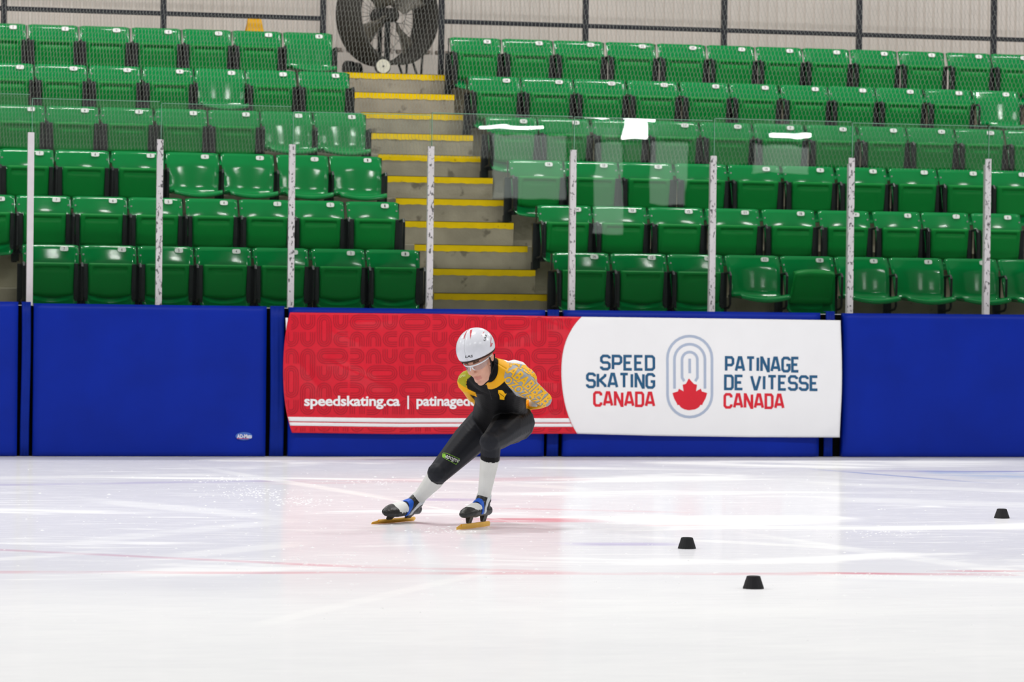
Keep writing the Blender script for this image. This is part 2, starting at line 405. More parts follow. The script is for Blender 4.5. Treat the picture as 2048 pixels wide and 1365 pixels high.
def mk_plate():
    m = MB(); pts = []
    for i in range(20):
        a = 2*math.pi*i/20; c_, s_ = math.cos(a), math.sin(a)
        pts.append((.035*math.copysign(abs(c_)**.5, c_), .020*math.copysign(abs(s_)**.55, s_)))
    n = len(m.v)
    for y in (-.003, .003):
        for (x, z) in pts: m.v.append((x, y, z))
    m.f.append(tuple(range(20))[::-1]); m.f.append(tuple(range(20, 40)))
    for i in range(20): m.f.append((i, (i+1) % 20, 20+(i+1) % 20, 20+i))
    return m.mesh('number_plate')
PL, PR = .476*1.0185, .496*1.0185
ME = {}
for nm, p in (('L', PL), ('R', PR)):
    ME[nm] = dict(back=mk_back(p), bopen=mk_back_open(p), pan=mk_pan(p), open=mk_pan_open(p), slump=mk_pan_slumped(p))
    ME[nm]['back'].materials.append(GREEN); ME[nm]['bopen'].materials.append(GREEN); ME[nm]['pan'].materials.append(PAN); ME[nm]['open'].materials.append(GREEN); ME[nm]['slump'].materials.append(PAN)
STM = mk_stand(); STM.materials.append(BLACK); ARM = mk_arm(1); ARM.materials.append(BLACK); PLM = mk_plate(); PLM.materials.append(PLATE)
bm_ = MB(); disk(bm_, (0, 0, 0), (0, 1, 0), .008, .006, 8, .008); BLM = bm_.mesh('bolt'); BLM.materials.append(BOLT)
NUMM = {}
def num_mesh(s):
    if s not in NUMM:
        v, f = text_mesh(s, .02); w_ = .011*len(s)
        me = bpy.data.meshes.new('number'); me.from_pydata([((a-.5)*w_, -.0042, (b-.5)*.024) for a, b in v], [], f); me.materials.append(INK); NUMM[s] = me
    return NUMM[s]
ORD = ['zeroth', 'first', 'second', 'third', 'fourth', 'fifth', 'sixth', 'seventh', 'eighth', 'ninth', 'tenth', 'eleventh']
ROWN = {1: 'front row', 2: 'second row', 3: 'third row', 4: 'fourth row', 5: 'fifth row', 6: 'top row'}
def seat(block, row, plate_px, n_aisle, state, num, end=False, loc_px=None):
    p = PL if block == 'left' else PR; M = ME['L' if block == 'left' else 'R']
    z = RZ[row]; y = RY[row]
    sx = 1.0 if loc_px is None else min(1.04, (x_at(plate_px+loc_px/2, y, z-.035)-x_at(plate_px-loc_px/2, y, z-.035))/p)
    xc = x_at(plate_px, y, z-.035)-.235*p*sx
    st = {'closed': 'folded-up', 'open': 'lowered', 'slump': 'half-lowered'}[state]
    e = empty('stadium_seat', (xc, y, z), f'green plastic seat, {st}, {block} block, {ROWN[row]}, {ORD[n_aisle]} from the stairs', 'seat', f'green seats of the {block} block')
    e.scale.x = sx
    link_mesh('backrest', M['bopen' if state == 'open' else 'back'], None, e)
    if state == 'closed':
        link_mesh('seat_pan', M['pan'], None, e)
        for s in (-1, 1): link_mesh('hinge_arm', ARM, None, e, (s*(.375*p+.022), 0, 0))
    elif state == 'open': link_mesh('seat_pan', M['open'], None, e)
    else: link_mesh('seat_pan', M['slump'], None, e)
    link_mesh('side_standard', STM, None, e, (.5*p, 0, 0))
    if end: link_mesh('side_standard', STM, None, e, (-.5*p, 0, 0))
    pl = link_mesh('number_plate', PLM, None, e, (.235*p, back_y(.5, .07)-.0085, -.035)); pl.rotation_euler.x = -.34
    link_mesh('number', num_mesh(str(num)), None, pl)
    for s in (-1, 1): link_mesh('bolt', BLM, None, e, (s*(.5*p-.028), back_y(.9, .15)-.003, -.078))
    return e
def LP(L, i):
    a = [L[j+1]-L[j] for j in range(len(L)-1)]; sl, ic = np.polyfit(range(len(a)), a, 1)
    m = ic+sl*(i-.5); near = [a[j] for j in (i-1, i) if 0 <= j < len(a)]
    return min(m, min(near)) if near else m
LEFT = {1: [128.5, 244, 358, 473, 588, 702, 811], 2: [2, 113, 226, 337, 448, 555, 661, 770], 3: [-32, 79.3, 190.7, 301.4, 410, 520, 629.5, 735.4],
        4: [-46, 62.5, 170, 278.5, 387, 492.5, 597.4, 704], 5: [40.3, 147.3, 254.6, 360, 463.4, 566.3, 671.6], 6: [26.3, 130.5, 233.4, 336.6, 437.5, 537.6, 638.4]}
OPENL = {(3, 4), (3, 3), (3, 2), (3, 1), (4, 1), (4, 2), (5, 3), (6, 1)}
for row, L in LEFT.items():
    n = len(L)
    for i, p in enumerate(L):
        k = n-i; seat('left', row, p, k, 'open' if (row, k) in OPENL else 'closed', k, end=(i == 0), loc_px=LP(L, i))
RIGHT = {1: [1189, 1304, 1417, 1530, 1640, 1748, 1857, 1967, 2073], 2: [1155, 1265, 1378, 1490.6, 1602, 1712, 1816, 1913, 2016], 3: [1098, 1208, 1317, 1427, 1533, 1641, 1746.6, 1849, 1947, 2045],
         4: [1047.6, 1152, 1262, 1370, 1476, 1581.5, 1686.6, 1787.5, 1883.8, 1982, 2080], 5: [1013.3, 1118.6, 1223.6, 1329, 1432, 1531, 1631, 1726, 1821, 1918.5, 2012.5], 6: [975, 1078.8, 1181.5, 1285, 1386, 1484, 1580, 1674, 1769, 1864, 1958, 2048]}
ST_R = {(1, 4): 'open', (1, 5): 'slump', (1, 6): 'open', (1, 7): 'open', (1, 8): 'open', (1, 9): 'open', (5, 11): 'open'}
ORD.append('twelfth')
for row, L in RIGHT.items():
    for i, p in enumerate(L):
        k = i+1; seat('right', row, p, k, ST_R.get((row, k), 'closed'), 15-k, end=(i == 0), loc_px=LP(L, i))

# ------------------------------------------------------------------ dasher boards, glass, posts, net
YG = .27
ztop = 1.215
bd = MB().box((XA-2, .16, 0), (XB+2, .40, ztop-.01), .004).obj('wall_boards', mat('board_white', (196, 198, 202), .4)); props(bd, kind='structure', label='white rink boards behind the blue pads')
PX = [60, 318, 582, 859.5, 1144, 1424, 1700, 1973]
ptop = [265, 279, 289, 293, 300, 312, 316, 318]
XP = [x_at(p, YG, 1.25 if False else 1.9) for p in PX]
XP = [XP[0]-1.15]+XP+[XP[-1]+1.22]
ptop = [262]+ptop+[322]; PXe = [-210]+PX+[2245]
gtop_px = [(0, 187), (320, 203), (585, 213), (700, 226), (1002, 229), (1284, 237), (1560, 240), (1840, 249), (2040, 254)]
pn = ['far left edge', 'leftmost in the photo', 'second from the left', 'at the left end of the red banner', 'in front of the stairs', 'above the curve of the banner', 'above the round logo', 'near the white banner end', 'above the right blue pad', 'far right edge']
for i, x in enumerate(XP):
    if i in (0, len(XP)-1): zt_ = 2.5
    else: zt_ = at_y(PXe[i], ptop[i], YG)[2]
    e = empty('glass_post', (x, YG, ztop-.01), f'white aluminium glass post with black puck marks, {pn[i]}' if i != 1 else 'clean white aluminium glass post, leftmost in the photo', 'post', 'posts between the rink glass')
    m_ = POSTC if i in (0, 1) else POSTM
    b = MB().box((x-.026, YG-.030, ztop-.01), (x+.026, YG-.008, zt_), .004); o = b.obj('post_cover', m_, e); rel(o, e)
    b = MB().box((x-.018, YG+.008, ztop-.01), (x+.018, YG+.045, zt_-.05), .003); o = b.obj('post_back', POSTC, e); rel(o, e)
def glass_mat():
    m = bpy.data.materials.new('rink_glass'); m.use_nodes = True; nt = m.node_tree; N = nt.nodes; Lk = nt.links; N.remove(N['Principled BSDF'])
    tr = N.new('ShaderNodeBsdfTransparent'); tr.inputs[0].default_value = (.955, .98, .965, 1)
    gl = N.new('ShaderNodeBsdfGlossy'); gl.inputs['Roughness'].default_value = .006; gl.inputs[0].default_value = (1, 1, 1, 1)
    fr = N.new('ShaderNodeFresnel'); fr.inputs[0].default_value = 1.52
    tc = N.new('ShaderNodeTexCoord'); no = N.new('ShaderNodeTexNoise'); no.inputs['Scale'].default_value = 3.5; no.inputs['Detail'].default_value = 1; Lk.new(tc.outputs['Object'], no.inputs['Vector'])
    bp = N.new('ShaderNodeBump'); bp.inputs['Strength'].default_value = .02; bp.inputs['Distance'].default_value = .01; Lk.new(no.outputs[0], bp.inputs['Height']); Lk.new(bp.outputs[0], gl.inputs['Normal'])
    mx = N.new('ShaderNodeMixShader'); Lk.new(fr.outputs[0], mx.inputs[0]); Lk.new(tr.outputs[0], mx.inputs[1]); Lk.new(gl.outputs[0], mx.inputs[2]); Lk.new(mx.outputs[0], N['Material Output'].inputs[0]); return m
GL = glass_mat()
GE = mat('glass_edge', (120, 165, 140), .2, .5)
gn = ['at the far left edge', 'between the two leftmost posts', 'over the left blue pad', 'in front of the left seats and stairs', 'between stairs and right seats', 'showing the brightest reflected lights', 'showing the short reflected light', 'right of the white banner logo', 'at the far right edge']
for i in range(len(XP)-1):
    xa, xb = XP[i]+.006, XP[i+1]-.006; zg = []
    g = at_y(*gtop_px[min(i, len(gtop_px)-1)], YG)[2]
    e = empty('rink_glass', ((xa+xb)/2, YG, ztop), f'clear rink glass pane {gn[i]}', 'glass', 'rink glass panes')
    b = MB().box((xa, YG-.006, ztop-.01), (xb, YG+.006, g)); o = b.obj('pane', GL, e); rel(o, e)
    b = MB().box((xa, YG-.0065, ztop), (xa+.006, YG+.0065, g+.001)); b.box((xa, YG-.0065, g-.004), (xb, YG+.0065, g+.001)); o = b.obj('ground_edge', GE, e); rel(o, e)
# net
YN = .42
zn_l = at_y(160, 294, YN)[2]; zn_r = at_y(1900, 341, YN)[2]
xl, xr_ = at_y(-40, 200, YN)[0], at_y(2090, 200, YN)[0]
V = []; Fc = []; RH = .0415
def strand(pts, rad_):
    n = len(V)
    for p in pts:
        for (a, b) in ((0, -1), (.87, .5), (-.87, .5)): V.append((p[0]+a*rad_, p[1]+b*rad_, p[2]))
    for i in range(len(pts)-1):
        for j in range(3): Fc.append((n+3*i+j, n+3*i+(j+1) % 3, n+3*i+3+(j+1) % 3, n+3*i+3+j))
# the cloth hangs slightly skewed: node columns drift left as they rise, mesh opens from left to right
NC = 330; nr = int((4.35-min(zn_l, zn_r))/RH)+1
cx_ = [xl-1.3]
while cx_[-1] < xr_+.6: cx_.append(cx_[-1]+.0262+.0125*max(0, min(1, (cx_[-1]-xl)/(xr_-xl))))
NC = len(cx_)
def node(c, r):
    x = cx_[c]; f = max(0, min(1, (x-xl)/(xr_-xl))); W_ = .0262+.0125*f
    # a node column drifts left by 'lean' of a mesh width per row
    return np.array([x-r*W_*(.10+.30*f)+.0025*math.sin(c*.8+r*.37), YN+.03*math.sin(x*2.1+r*.04), zn_l+(zn_r-zn_l)*f+r*RH+.002*math.sin(c*.31+r)])
ND = [[node(c, r) for r in range(nr)] for c in range(NC)]
KZ = np.array([0, 0, .0065])
for c in range(NC):
    pts = []
    for r in range(nr):
        if xl-.1 < ND[c][r][0] < xr_+.2: pts += [ND[c][r]-KZ, ND[c][r]+KZ]
    if len(pts) > 3: strand(pts, .0012)
for c in range(NC-1):
    for r in range(nr-1):
        a, b = ND[c][r], ND[c+1][r+1]
        if xl-.1 < a[0] < xr_+.2: strand([a+KZ, b-KZ], .0007)
me = bpy.data.meshes.new('safety_net'); me.from_pydata(V, [], Fc); o = link_mesh('safety_net', me, mat('net_white', (172, 174, 167), .7, .2)); props(o, 'thin white diamond-mesh safety net hanging behind the rink glass', 'net', kind='stuff')

# the far side of the rink, seen only as reflections in the glass
FY = -33.0
def mir(px, py): q = at_y(px, py, 2*YG-FY); return q[0], q[2]
zs = mir(1024, 318)[1]
o = MB().box((-30, FY-.3, 0), (45, FY, zs)).obj('wall_front', mat('far_wall_dark', (52, 56, 62), .8, .2)); props(o, kind='structure')
o = MB().box((-30, FY-.3, zs), (45, FY, 9)).obj('wall_front', mat('far_wall_light', (205, 205, 205), .8, .2)); props(o, kind='structure')
def emis(name, c_, st):
    m = bpy.data.materials.new(name); m.use_nodes = True; b = m.node_tree.nodes['Principled BSDF']; b.inputs['Emission Color'].default_value = (*c_, 1); b.inputs['Emission Strength'].default_value = st; b.inputs['Base Color'].default_value = (.8, .8, .8, 1); return m
LEDM = emis('lamp_tube', (1, 1, 1), 34); WINM = emis('lit_window', (.86, 1, .93), 1.0)
def farbox(a, b, m, name, t, label, cat):
    xa, za = mir(*a); xb, zb_ = mir(*b); e = empty(name, ((xa+xb)/2, FY, min(za, zb_)), label, cat)
    o = MB().box((min(xa, xb), FY, min(za, zb_)), (max(xa, xb), FY+t, max(za, zb_))).obj('diffuser' if m is LEDM else 'pane', m, e); rel(o, e)
    o = MB().box((min(xa, xb)-.05, FY-.02, min(za, zb_)-.05), (max(xa, xb)+.05, FY+t*.5, max(za, zb_)+.05)).obj('housing' if m is LEDM else 'frame', RAIL, e); rel(o, e)
farbox((957, 251), (1084, 258), LEDM, 'wall_lamp', .12, 'long white wall lamp on the far wall, left one', 'lamp')
farbox((1168, 231), (1308, 240), LEDM, 'wall_lamp', .12, 'long white wall lamp on the far wall, middle one', 'lamp'); farbox((1244, 241), (1290, 280), LEDM, 'wall_lamp', .10, 'square white lamp below the middle wall lamp', 'lamp')
farbox((1536, 267), (1615, 276), LEDM, 'wall_lamp', .12, 'short white wall lamp on the far wall, right one', 'lamp')
farbox((985, 268), (1130, 400), WINM, 'lobby_window', .08, 'lit lobby window on the far wall, left of the door', 'window')
farbox((1190, 285), (1240, 470), WINM, 'lobby_window', .08, 'narrow lit lobby window on the far wall', 'window'); farbox((1300, 285), (1369, 412), WINM, 'lobby_window', .08, 'square lit lobby window on the far wall', 'window')
farbox((1507, 290), (1614, 350), WINM, 'lobby_window', .08, 'wide lit lobby window on the far wall, right one', 'window')
# pads
gapY = .05
def zof(px, py, y=0): return at_y(px, py, y)[2]
bk = MB().box((XA-2, .09, 0), (XB+2, .155, ztop-.015)).obj('trim_2', VBLK); props(bk, kind='structure')
def pad(pl, pr, tl, tr_, label, wr=1, name='crash_pad'):
    xa = at_y(pl, 760, -.0)[0]; xb = at_y(pr, 760, -.0)[0]
    za, zb_ = 1.24 if tl is None else zof(max(pl, -100), tl), zof(pr, tr_)
    cx = (xa+xb)/2
    e = empty(name, (cx, 0, 0), label, 'pad', 'blue crash pads along the boards')
    n = max(4, int((xb-xa)/.06)); ph = random.random()*10
    def fr(u, v):
        x = xa+(xb-xa)*u; zt_ = za+(zb_-za)*u; z = .004+(zt_-.004)*v
        ed = min(1, min((x-xa), (xb-x))/.05); ez = min(1, min(z, zt_-z)/.03)
        y = -.0-.012*math.sin(min(ed, 1)*math.pi/2)*math.sin(max(ez, 0)*math.pi/2)
        y += wr*(.0030*math.sin(x*3.1+ph+z*2)+.0022*math.sin(x*9.0+z*5+ph)*(z/1.2)**2+.003*math.sin((x-z)*7+ph)*max(0, z-.7))
        # creases running from the corners
        for (X_, s_) in ((xa, 1), (xb, -1)):
            d_ = abs((x-X_)*s_-(zt_-z)*1.1-.02); r_ = (x-X_)*s_
            if 0 < r_ < .6: y -= .004*wr*math.exp(-(d_/.022)**2)*(1-r_/.6)
        return (x-cx, y, z)
    def back(u, v): q = fr(u, v); return (q[0], .085, q[2])
    m_ = MB(); m_.shell(fr, back, n, 30); m_.obj('cover', BLUE, e, True)
    t = MB().box((xa-cx+.004, -.002, min(za, zb_)-.004), (xb-cx-.004, .085, max(za, zb_)+.002), .004) if abs(za-zb_) < .004 else None
    return e, cx
def flap(pl, pr, tp, label):
    xa, xb = at_y(pl, 760, .03)[0], at_y(pr, 760, .03)[0]; zt_ = zof((pl+pr)/2, tp, .03); cx = (xa+xb)/2
    e = empty('hinge_flap', (cx, .03, 0), label, 'flap', 'blue hinge flaps between the crash pads')
    n = 12
    def fr(u, v): return (xa-cx+(xb-xa)*u+.004*math.sin(v*5+pl), .0-.004*abs(math.sin(u*math.pi*3))-.004, .004+(zt_-.004)*v)
    m_ = MB().shell(fr, lambda u, v: (xa-cx+(xb-xa)*u+.004*math.sin(v*5+pl), .012, .004+(zt_-.004)*v), n, 12); m_.obj('vinyl', BLUED, e, True)
    m_ = MB().box((xa-cx, -.004, zt_-.001), (xb-cx, .06, zt_+.004), .001); m_.obj('top_fold', BLUE, e)
    return e
pad(-260, 35, 602, 604, 'blue vinyl crash pad cut by the left edge of the photo')
pB, cB = pad(67, 532, 607, 613, 'blue vinyl crash pad with a small oval maker badge, left of the banner')
pad(578, 1089, 615, 620.5, 'blue vinyl crash pad behind the red half of the banner', .8)
pad(1128, 1639, 620.5, 626, 'blue vinyl crash pad behind the white half of the banner', .8)
pad(1687, 2330, 627, 632, 'blue vinyl crash pad at the right edge of the photo')
flap(42, 60, 605, 'narrow blue hinge flap between the two leftmost pads'); flap(540, 568, 613.5, 'narrow blue hinge flap left of the banner')
flap(1094, 1117, 621, 'narrow blue hinge flap under the middle of the banner'); flap(1650, 1667, 624, 'narrow blue hinge flap at the right end of the banner')

# px-space printing on plane y = Y0 with small relief
def px_mesh(vs, fs, y, warp=None):
    out = []
    for a, b in vs:
        q = at_y(a, b, y); 
        if warp: q = q+np.array([0, warp(q[0], q[2]), 0])
        out.append(tuple(q))
    me = bpy.data.meshes.new('p'); me.from_pydata(out, [], fs); return me
def px_obj(name, vs, fs, y, m, parent, warp=None):
    me = px_mesh(vs, fs, y, warp); me.name = name; me.materials.append(m)
    o = bpy.data.objects.new(name, me); C.objects.link(o); o.parent = parent; rel(o, parent); return o
def px_text(txt, x0, x1, ytop, ybot, bold=0., shear=0, space=1.):
    v, f = text_mesh(txt, bold, space); return [(x0+(x1-x0)*a, ybot-(ybot-ytop)*b+shear*(x1-x0)*a) for a, b in v], f
def stroke(pts, wd, closed=False, cap=False):
    P = [np.array(p, float) for p in pts]; k = len(P); vs = []; fs = []
    for i in range(k):
        if closed: a, c = P[i-1], P[(i+1) % k]
        else: a, c = P[max(i-1, 0)], P[min(i+1, k-1)]
        # mitre
        d0 = P[i]-a; d1 = c-P[i]; 
        if np.linalg.norm(d0) < 1e-9: d0 = d1
        if np.linalg.norm(d1) < 1e-9: d1 = d0
        d0 = d0/np.linalg.norm(d0); d1 = d1/np.linalg.norm(d1); n0 = np.array([-d0[1], d0[0]]); n1 = np.array([-d1[1], d1[0]]); nn = n0+n1; L = np.linalg.norm(nn)
        nn = nn/L if L > 1e-6 else n0; sc = 1/max(.45, nn@n0)
        vs += [tuple(P[i]+nn*wd/2*sc), tuple(P[i]-nn*wd/2*sc)]
    for i in range(k if closed else k-1): j = (i+1) % k; fs.append((2*i, 2*i+1, 2*j+1, 2*j))
    return vs, fs
def merge(parts):
    V = []; Fx = []
    for v, f in parts: n = len(V); V += list(v); Fx += [tuple(i+n for i in q) for q in f]
    return V, Fx
# badge on the left pad
RED = lin
bY = -.022
el = [(488+17*math.cos(a), 873+8.2*math.sin(a)) for a in np.linspace(0, 2*math.pi, 28, endpoint=False)]
px_obj('maker_badge', el+[(488+17*math.cos(a), 873+8.2*math.sin(a)) for a in ()], [tuple(range(28))], bY, mat('badge_blue', (62, 108, 196), .4), pB)
bg = pB.children[-1] if False else [c for c in pB.children if c.name.startswith('maker_badge')][0]
wv, wf = px_text('AD-Mats', 474, 503.5, 869, 877.2, .035); px_obj('badge_lettering', wv, wf, bY-.002, mat('badge_white', (240, 238, 245), .5), pB)
px_obj('badge_underline', [(474, 876.8), (497, 877.6), (497, 879), (474, 878.4)], [(0, 1, 2, 3)], bY-.0025, mat('badge_red', (190, 60, 100), .5), pB)

# ------------------------------------------------------------------ banner
BY = -.050
REDM = mat('banner_red', (220, 20, 46), .26, .45, var=.05, vscale=3); REDD = mat('banner_red_dark', (182, 13, 38), .32, .35, var=.03)
WHT = mat('banner_white', (247, 247, 249), .4, .35, var=.015, vscale=3); NAVY = mat('print_blue', (38, 92, 132), .5, .3, var=.03)
PRED = mat('print_red', (222, 36, 54), .5, .3, var=.03); GREYB = mat('print_grey', (178, 190, 212), .5, .3, var=.02)
def interp(t, pts):
    xs = [p[0] for p in pts]; ys = [p[1] for p in pts]; return float(np.interp(t, xs, ys))
b_top = [(568, 625), (700, 626.5), (900, 628.5), (1160, 634), (1400, 637), (1684, 641)]
b_bot = [(568, 866), (800, 869), (1153, 868), (1300, 872), (1500, 875), (1680, 875.5)]
def smooth_curve(pts, n=24):
    y = np.array([p[1] for p in pts], float); x = np.array([p[0] for p in pts], float); yy = np.linspace(y[0], y[-1], n)
    # quadratic-ish smoothing through a cubic fit
    c = np.polyfit((y-y[0])/(y[-1]-y[0]), x, min(4, len(pts)-1)); return lambda t: float(np.polyval(c, t))
eL = smooth_curve([(580, 625), (572, 660), (567.5, 705), (566, 750), (569.5, 800), (575, 835), (584, 866)])
eM = smooth_curve([(1163, 634), (1139, 665), (1125, 720), (1122, 750), (1126, 790), (1138, 835), (1154, 868)])
eR = smooth_curve([(1681, 641), (1682.5, 680), (1684, 740), (1682.5, 800), (1679, 875)])
creases = [((598, 716), (640, 790), 9, .012), ((655, 720), (770, 775), 10, .016), ((662, 660), (720, 690), 8, .009), ((1000, 690), (1080, 655), 12, .010), ((1090, 640), (1150, 668), 9, .010),
           ((1070, 840), (1120, 815), 8, .009), ((1160, 655), (1230, 640), 9, .006), ((1185, 810), (1230, 835), 10, .006), ((700, 645), (800, 640), 8, .006), ((1085, 760), (1118, 770), 8, .008), ((1640, 870), (1680, 840), 8, .006)]
CR = []
for a, b, w_, h in creases:
    A = at_y(*a, BY); B = at_y(*b, BY); CR.append((np.array([A[0], A[2]]), np.array([B[0], B[2]]), w_/240., h))
def bwarp(x, z):
    y = .004*math.sin(x*2.3+.8)+.0025*math.sin(x*5.1+z*3.2)+.002*math.sin(x*3.3-z*7.1+1)
    p = np.array([x, z])
    for A, B, w_, h in CR:
        d = B-A; L = np.linalg.norm(d); t = ((p-A)@d)/L/L; n = ((p-A)@np.array([-d[1], d[0]]))/L
        if -.3 < t < 1.3: y -= h*math.exp(-(n/w_)**2)*math.exp(-((t-.5)/.42)**4)
    return y
ban = empty('banner', tuple(at_y(1124, 870, BY)), 'red and white sponsor banner with lettering and round maple leaf logo on the pads', 'banner')
def bgrid(eA, eB, nu, nv, t0=0, t1=1, nudge=0, name='x', m=None, top=None):
    def fn(u, v):
        t = t0+(t1-t0)*v; xa, xb = eA(t), eB(t); px = xa+(xb-xa)*u
        py = interp(px, b_top)*(1-t)+interp(px, b_bot)*t
        q = at_y(px, py, BY); q = q+np.array([0, bwarp(q[0], q[2])-nudge, 0]); return q
    mb = MB(); mb.shell(fn, lambda u, v: fn(u, v)+np.array([0, .0012, 0]), nu, nv); o = mb.obj(name, m, ban, True); rel(o, ban); return o
bgrid(eL, eM, 150, 60, name='red_half', m=REDM); bgrid(eM, eR, 130, 50, name='white_half', m=WHT)
PW = lambda x, z: bwarp(x, z)
def bt(y): return (y-627)/240.
bgrid(lambda t: eL(t)+1, lambda t: eM(t)-1, 90, 3, .868, .905, .0018, 'stripe', WHT); bgrid(lambda t: eL(t)+1, lambda t: eM(t)-1, 90, 3, .913, .941, .0018, 'stripe', WHT)
hm = MB().grid(lambda u, v: at_y(571+5*u+3*math.sin(v*3)*(1-u)-4*v*(1-u), 636+120*v, BY+.006), 2, 8); o = hm.obj('folded_hem', WHT, ban); rel(o, ban)
# rounded-loop pattern printed tone on tone
def stadium(cx, cy_, rx, ry, n=6):
    pts = []; r = min(rx, ry)
    if rx >= ry:
        for a in np.linspace(-math.pi/2, math.pi/2, n+1): pts.append((cx+rx-r+r*math.cos(a), cy_+r*math.sin(a)))
        for a in np.linspace(math.pi/2, 3*math.pi/2, n+1): pts.append((cx-rx+r+r*math.cos(a), cy_+r*math.sin(a)))
    else:
        for a in np.linspace(math.pi, 2*math.pi, n+1): pts.append((cx+r*math.cos(a), cy_-ry+r+r*math.sin(a)))
        for a in np.linspace(0, math.pi, n+1): pts.append((cx+r*math.cos(a), cy_+ry-r+r*math.sin(a)))
    return pts
def ushape(cx, cy_, rx, ry, d, n=6):      # d: opening 0 down,1 up,2 right,3 left
    r = min(rx, ry); L = []
    if d in (0, 1):
        L = [(cx-rx, cy_+ry)]+[(cx+rx*math.cos(a), cy_-ry+rx-rx*math.sin(a)+0) for a in np.linspace(math.pi, 0, n+1)]+[(cx+rx, cy_+ry)]
        if d == 1: L = [(x, 2*cy_-y) for x, y in L]
    else:
        L = [(cx+rx, cy_-ry)]+[(cx-rx+ry-ry*math.sin(a), cy_-ry*math.cos(a)) for a in np.linspace(0, math.pi, n+1)]+[(cx+rx, cy_+ry)]
        if d == 3: L = [(2*cx-x, y) for x, y in L]
    return L
pp = []; gw, gh = 33., 34.
occ = set(); rnd = random.Random(11)
NX, NY = 18, 7
def inside(x, y):
    t = bt(y); return eL(t)+2 < x < eM(t)-2 and interp(x, b_top)+2 < y < interp(x, b_bot)-2 and not (832 < y < 855)
for j in range(NY):
    for i in range(NX):
        if (i, j) in occ: continue
        kind = rnd.choice('hvuuuc')
        x0, y0 = 566+i*gw, 628+j*gh
        if kind == 'h' and (i+1, j) not in occ: occ |= {(i, j), (i+1, j)}; cx, cy_, rx, ry = x0+gw, y0+gh/2, gw-2.5, gh/2-2.5
        elif kind == 'v' and j+1 < NY: occ |= {(i, j), (i, j+1)}; cx, cy_, rx, ry = x0+gw/2, y0+gh, gw/2-2.5, gh-2.5
        else: occ.add((i, j)); cx, cy_, rx, ry = x0+gw/2, y0+gh/2, gw/2-2.5, gh/2-2.5; kind = 'u' if kind in 'hv' else kind
        dd_ = rnd.randrange(4)
        for s in (0, 4.3, 8.6):
            if min(rx, ry)-s < 1.5: continue
            if kind in 'hv': pts = stadium(cx, cy_, rx-s, ry-s); pts = pts+[pts[0]]
            elif dd_ in (0, 1): pts = ushape(cx, cy_+(s/2 if dd_ == 0 else -s/2), rx-s, ry-s/2, dd_)
            else: pts = ushape(cx+(s/2 if dd_ == 2 else -s/2), cy_, rx-s/2, ry-s, dd_)
            # split to runs that lie on the cloth
            run = []
            dense = []
            for a, b in zip(pts[:-1], pts[1:]):
                L = math.dist(a, b); q = max(1, int(L/7)); dense += [(a[0]+(b[0]-a[0])*w_/q, a[1]+(b[1]-a[1])*w_/q) for w_ in range(q)]
            dense.append(pts[-1])
            for p_ in dense+[None]:
                if p_ is not None and inside(*p_): run.append(p_)
                else:
                    if len(run) > 1: pp.append(stroke(run, 1.9))
                    run = []
V, Fx = merge(pp); px_obj('loop_pattern', V, Fx, BY-.0016, REDD, ban, PW)
# white lettering on red
vA, vB = [px_text('speedskating.ca', 608.5, 800, 792, 819, .026, 0, .96), px_text('patinagedevitesse.ca', 833, 1062, 792, 819, .026, 0, .96)]
px_obj('web_address', *vA, BY-.0036, WHT, ban, PW); px_obj('web_address', *vB, BY-.0036, WHT, ban, PW)
px_obj('divider_bar', [(814.8, 792), (818, 792), (818, 819), (814.8, 819)], [(0, 1, 2, 3)], BY-.0036, WHT, ban, PW)
# angular stroke lettering on white
c = .22
GL_ = {'S': ([[(1, .80), (1, 1-c*.5), (1-c, 1), (c, 1), (0, 1-c*.6), (0, .62), (c, .5), (1-c, .5), (1, .38), (1, c*.6), (1-c, 0), (c, 0), (0, c*.5), (0, .2)]], .62),
       'P': ([[(0, 0), (0, 1), (1-c, 1), (1, 1-c*.6), (1, .55), (1-c, .42), (0, .42)]], .62), 'E': ([[(1, 1), (0, 1), (0, 0), (1, 0)], [(0, .5), (.8, .5)]], .55),
       'D': ([[(0, 0), (0, 1), (1-c, 1), (1, 1-c*.6), (1, c*.6), (1-c, 0), (0, 0), (0, .1)]], .6), 'K': ([[(0, 0), (0, 1)], [(1, 1), (.98, .85), (.25, .5), (0, .5)], [(.3, .5), (1, .12), (1, 0)]], .62),
       'A': ([[(0, 0), (.38, 1), (.62, 1), (1, 0)], [(.15, .26), (.85, .26)]], .72), 'T': ([[(0, 1), (1, 1)], [(.5, 1), (.5, 0)]], .64), 'I': ([[(.5, 0), (.5, 1)]], .12),
       'N': ([[(0, 0), (0, 1), (.08, 1), (.92, 0), (1, 0), (1, 1)]], .64), 'G': ([[(1, .80), (1, 1-c*.5), (1-c, 1), (c, 1), (0, 1-c*.6), (0, c*.6), (c, 0), (1-c, 0), (1, c*.6), (1, .46), (.55, .46)]], .62),
       'C': ([[(1, .76), (1, 1-c*.5), (1-c, 1), (c, 1), (0, 1-c*.6), (0, c*.6), (c, 0), (1-c, 0), (1, c*.5), (1, .24)]], .6), 'V': ([[(0, 1), (.42, 0), (.58, 0), (1, 1)]], .72), ' ': ([], .18)}
def word(txt, x0, x1, y0, y1, wd=4.6, sh=.010):
    gap = .28; tot = sum(GL_[k][1] for k in txt)+gap*(len(txt)-1); sc = (x1-x0-wd)/tot; x = x0+wd/2; out = []
    for k in txt:
        st, w_ = GL_[k]
        for s in st:
            out.append(stroke([(x+p*w_*sc, (y1-wd/2)-(y1-y0-wd)*q+sh*(x+p*w_*sc-x0)) for p, q in s], wd))
        x += (w_+gap)*sc
    return out
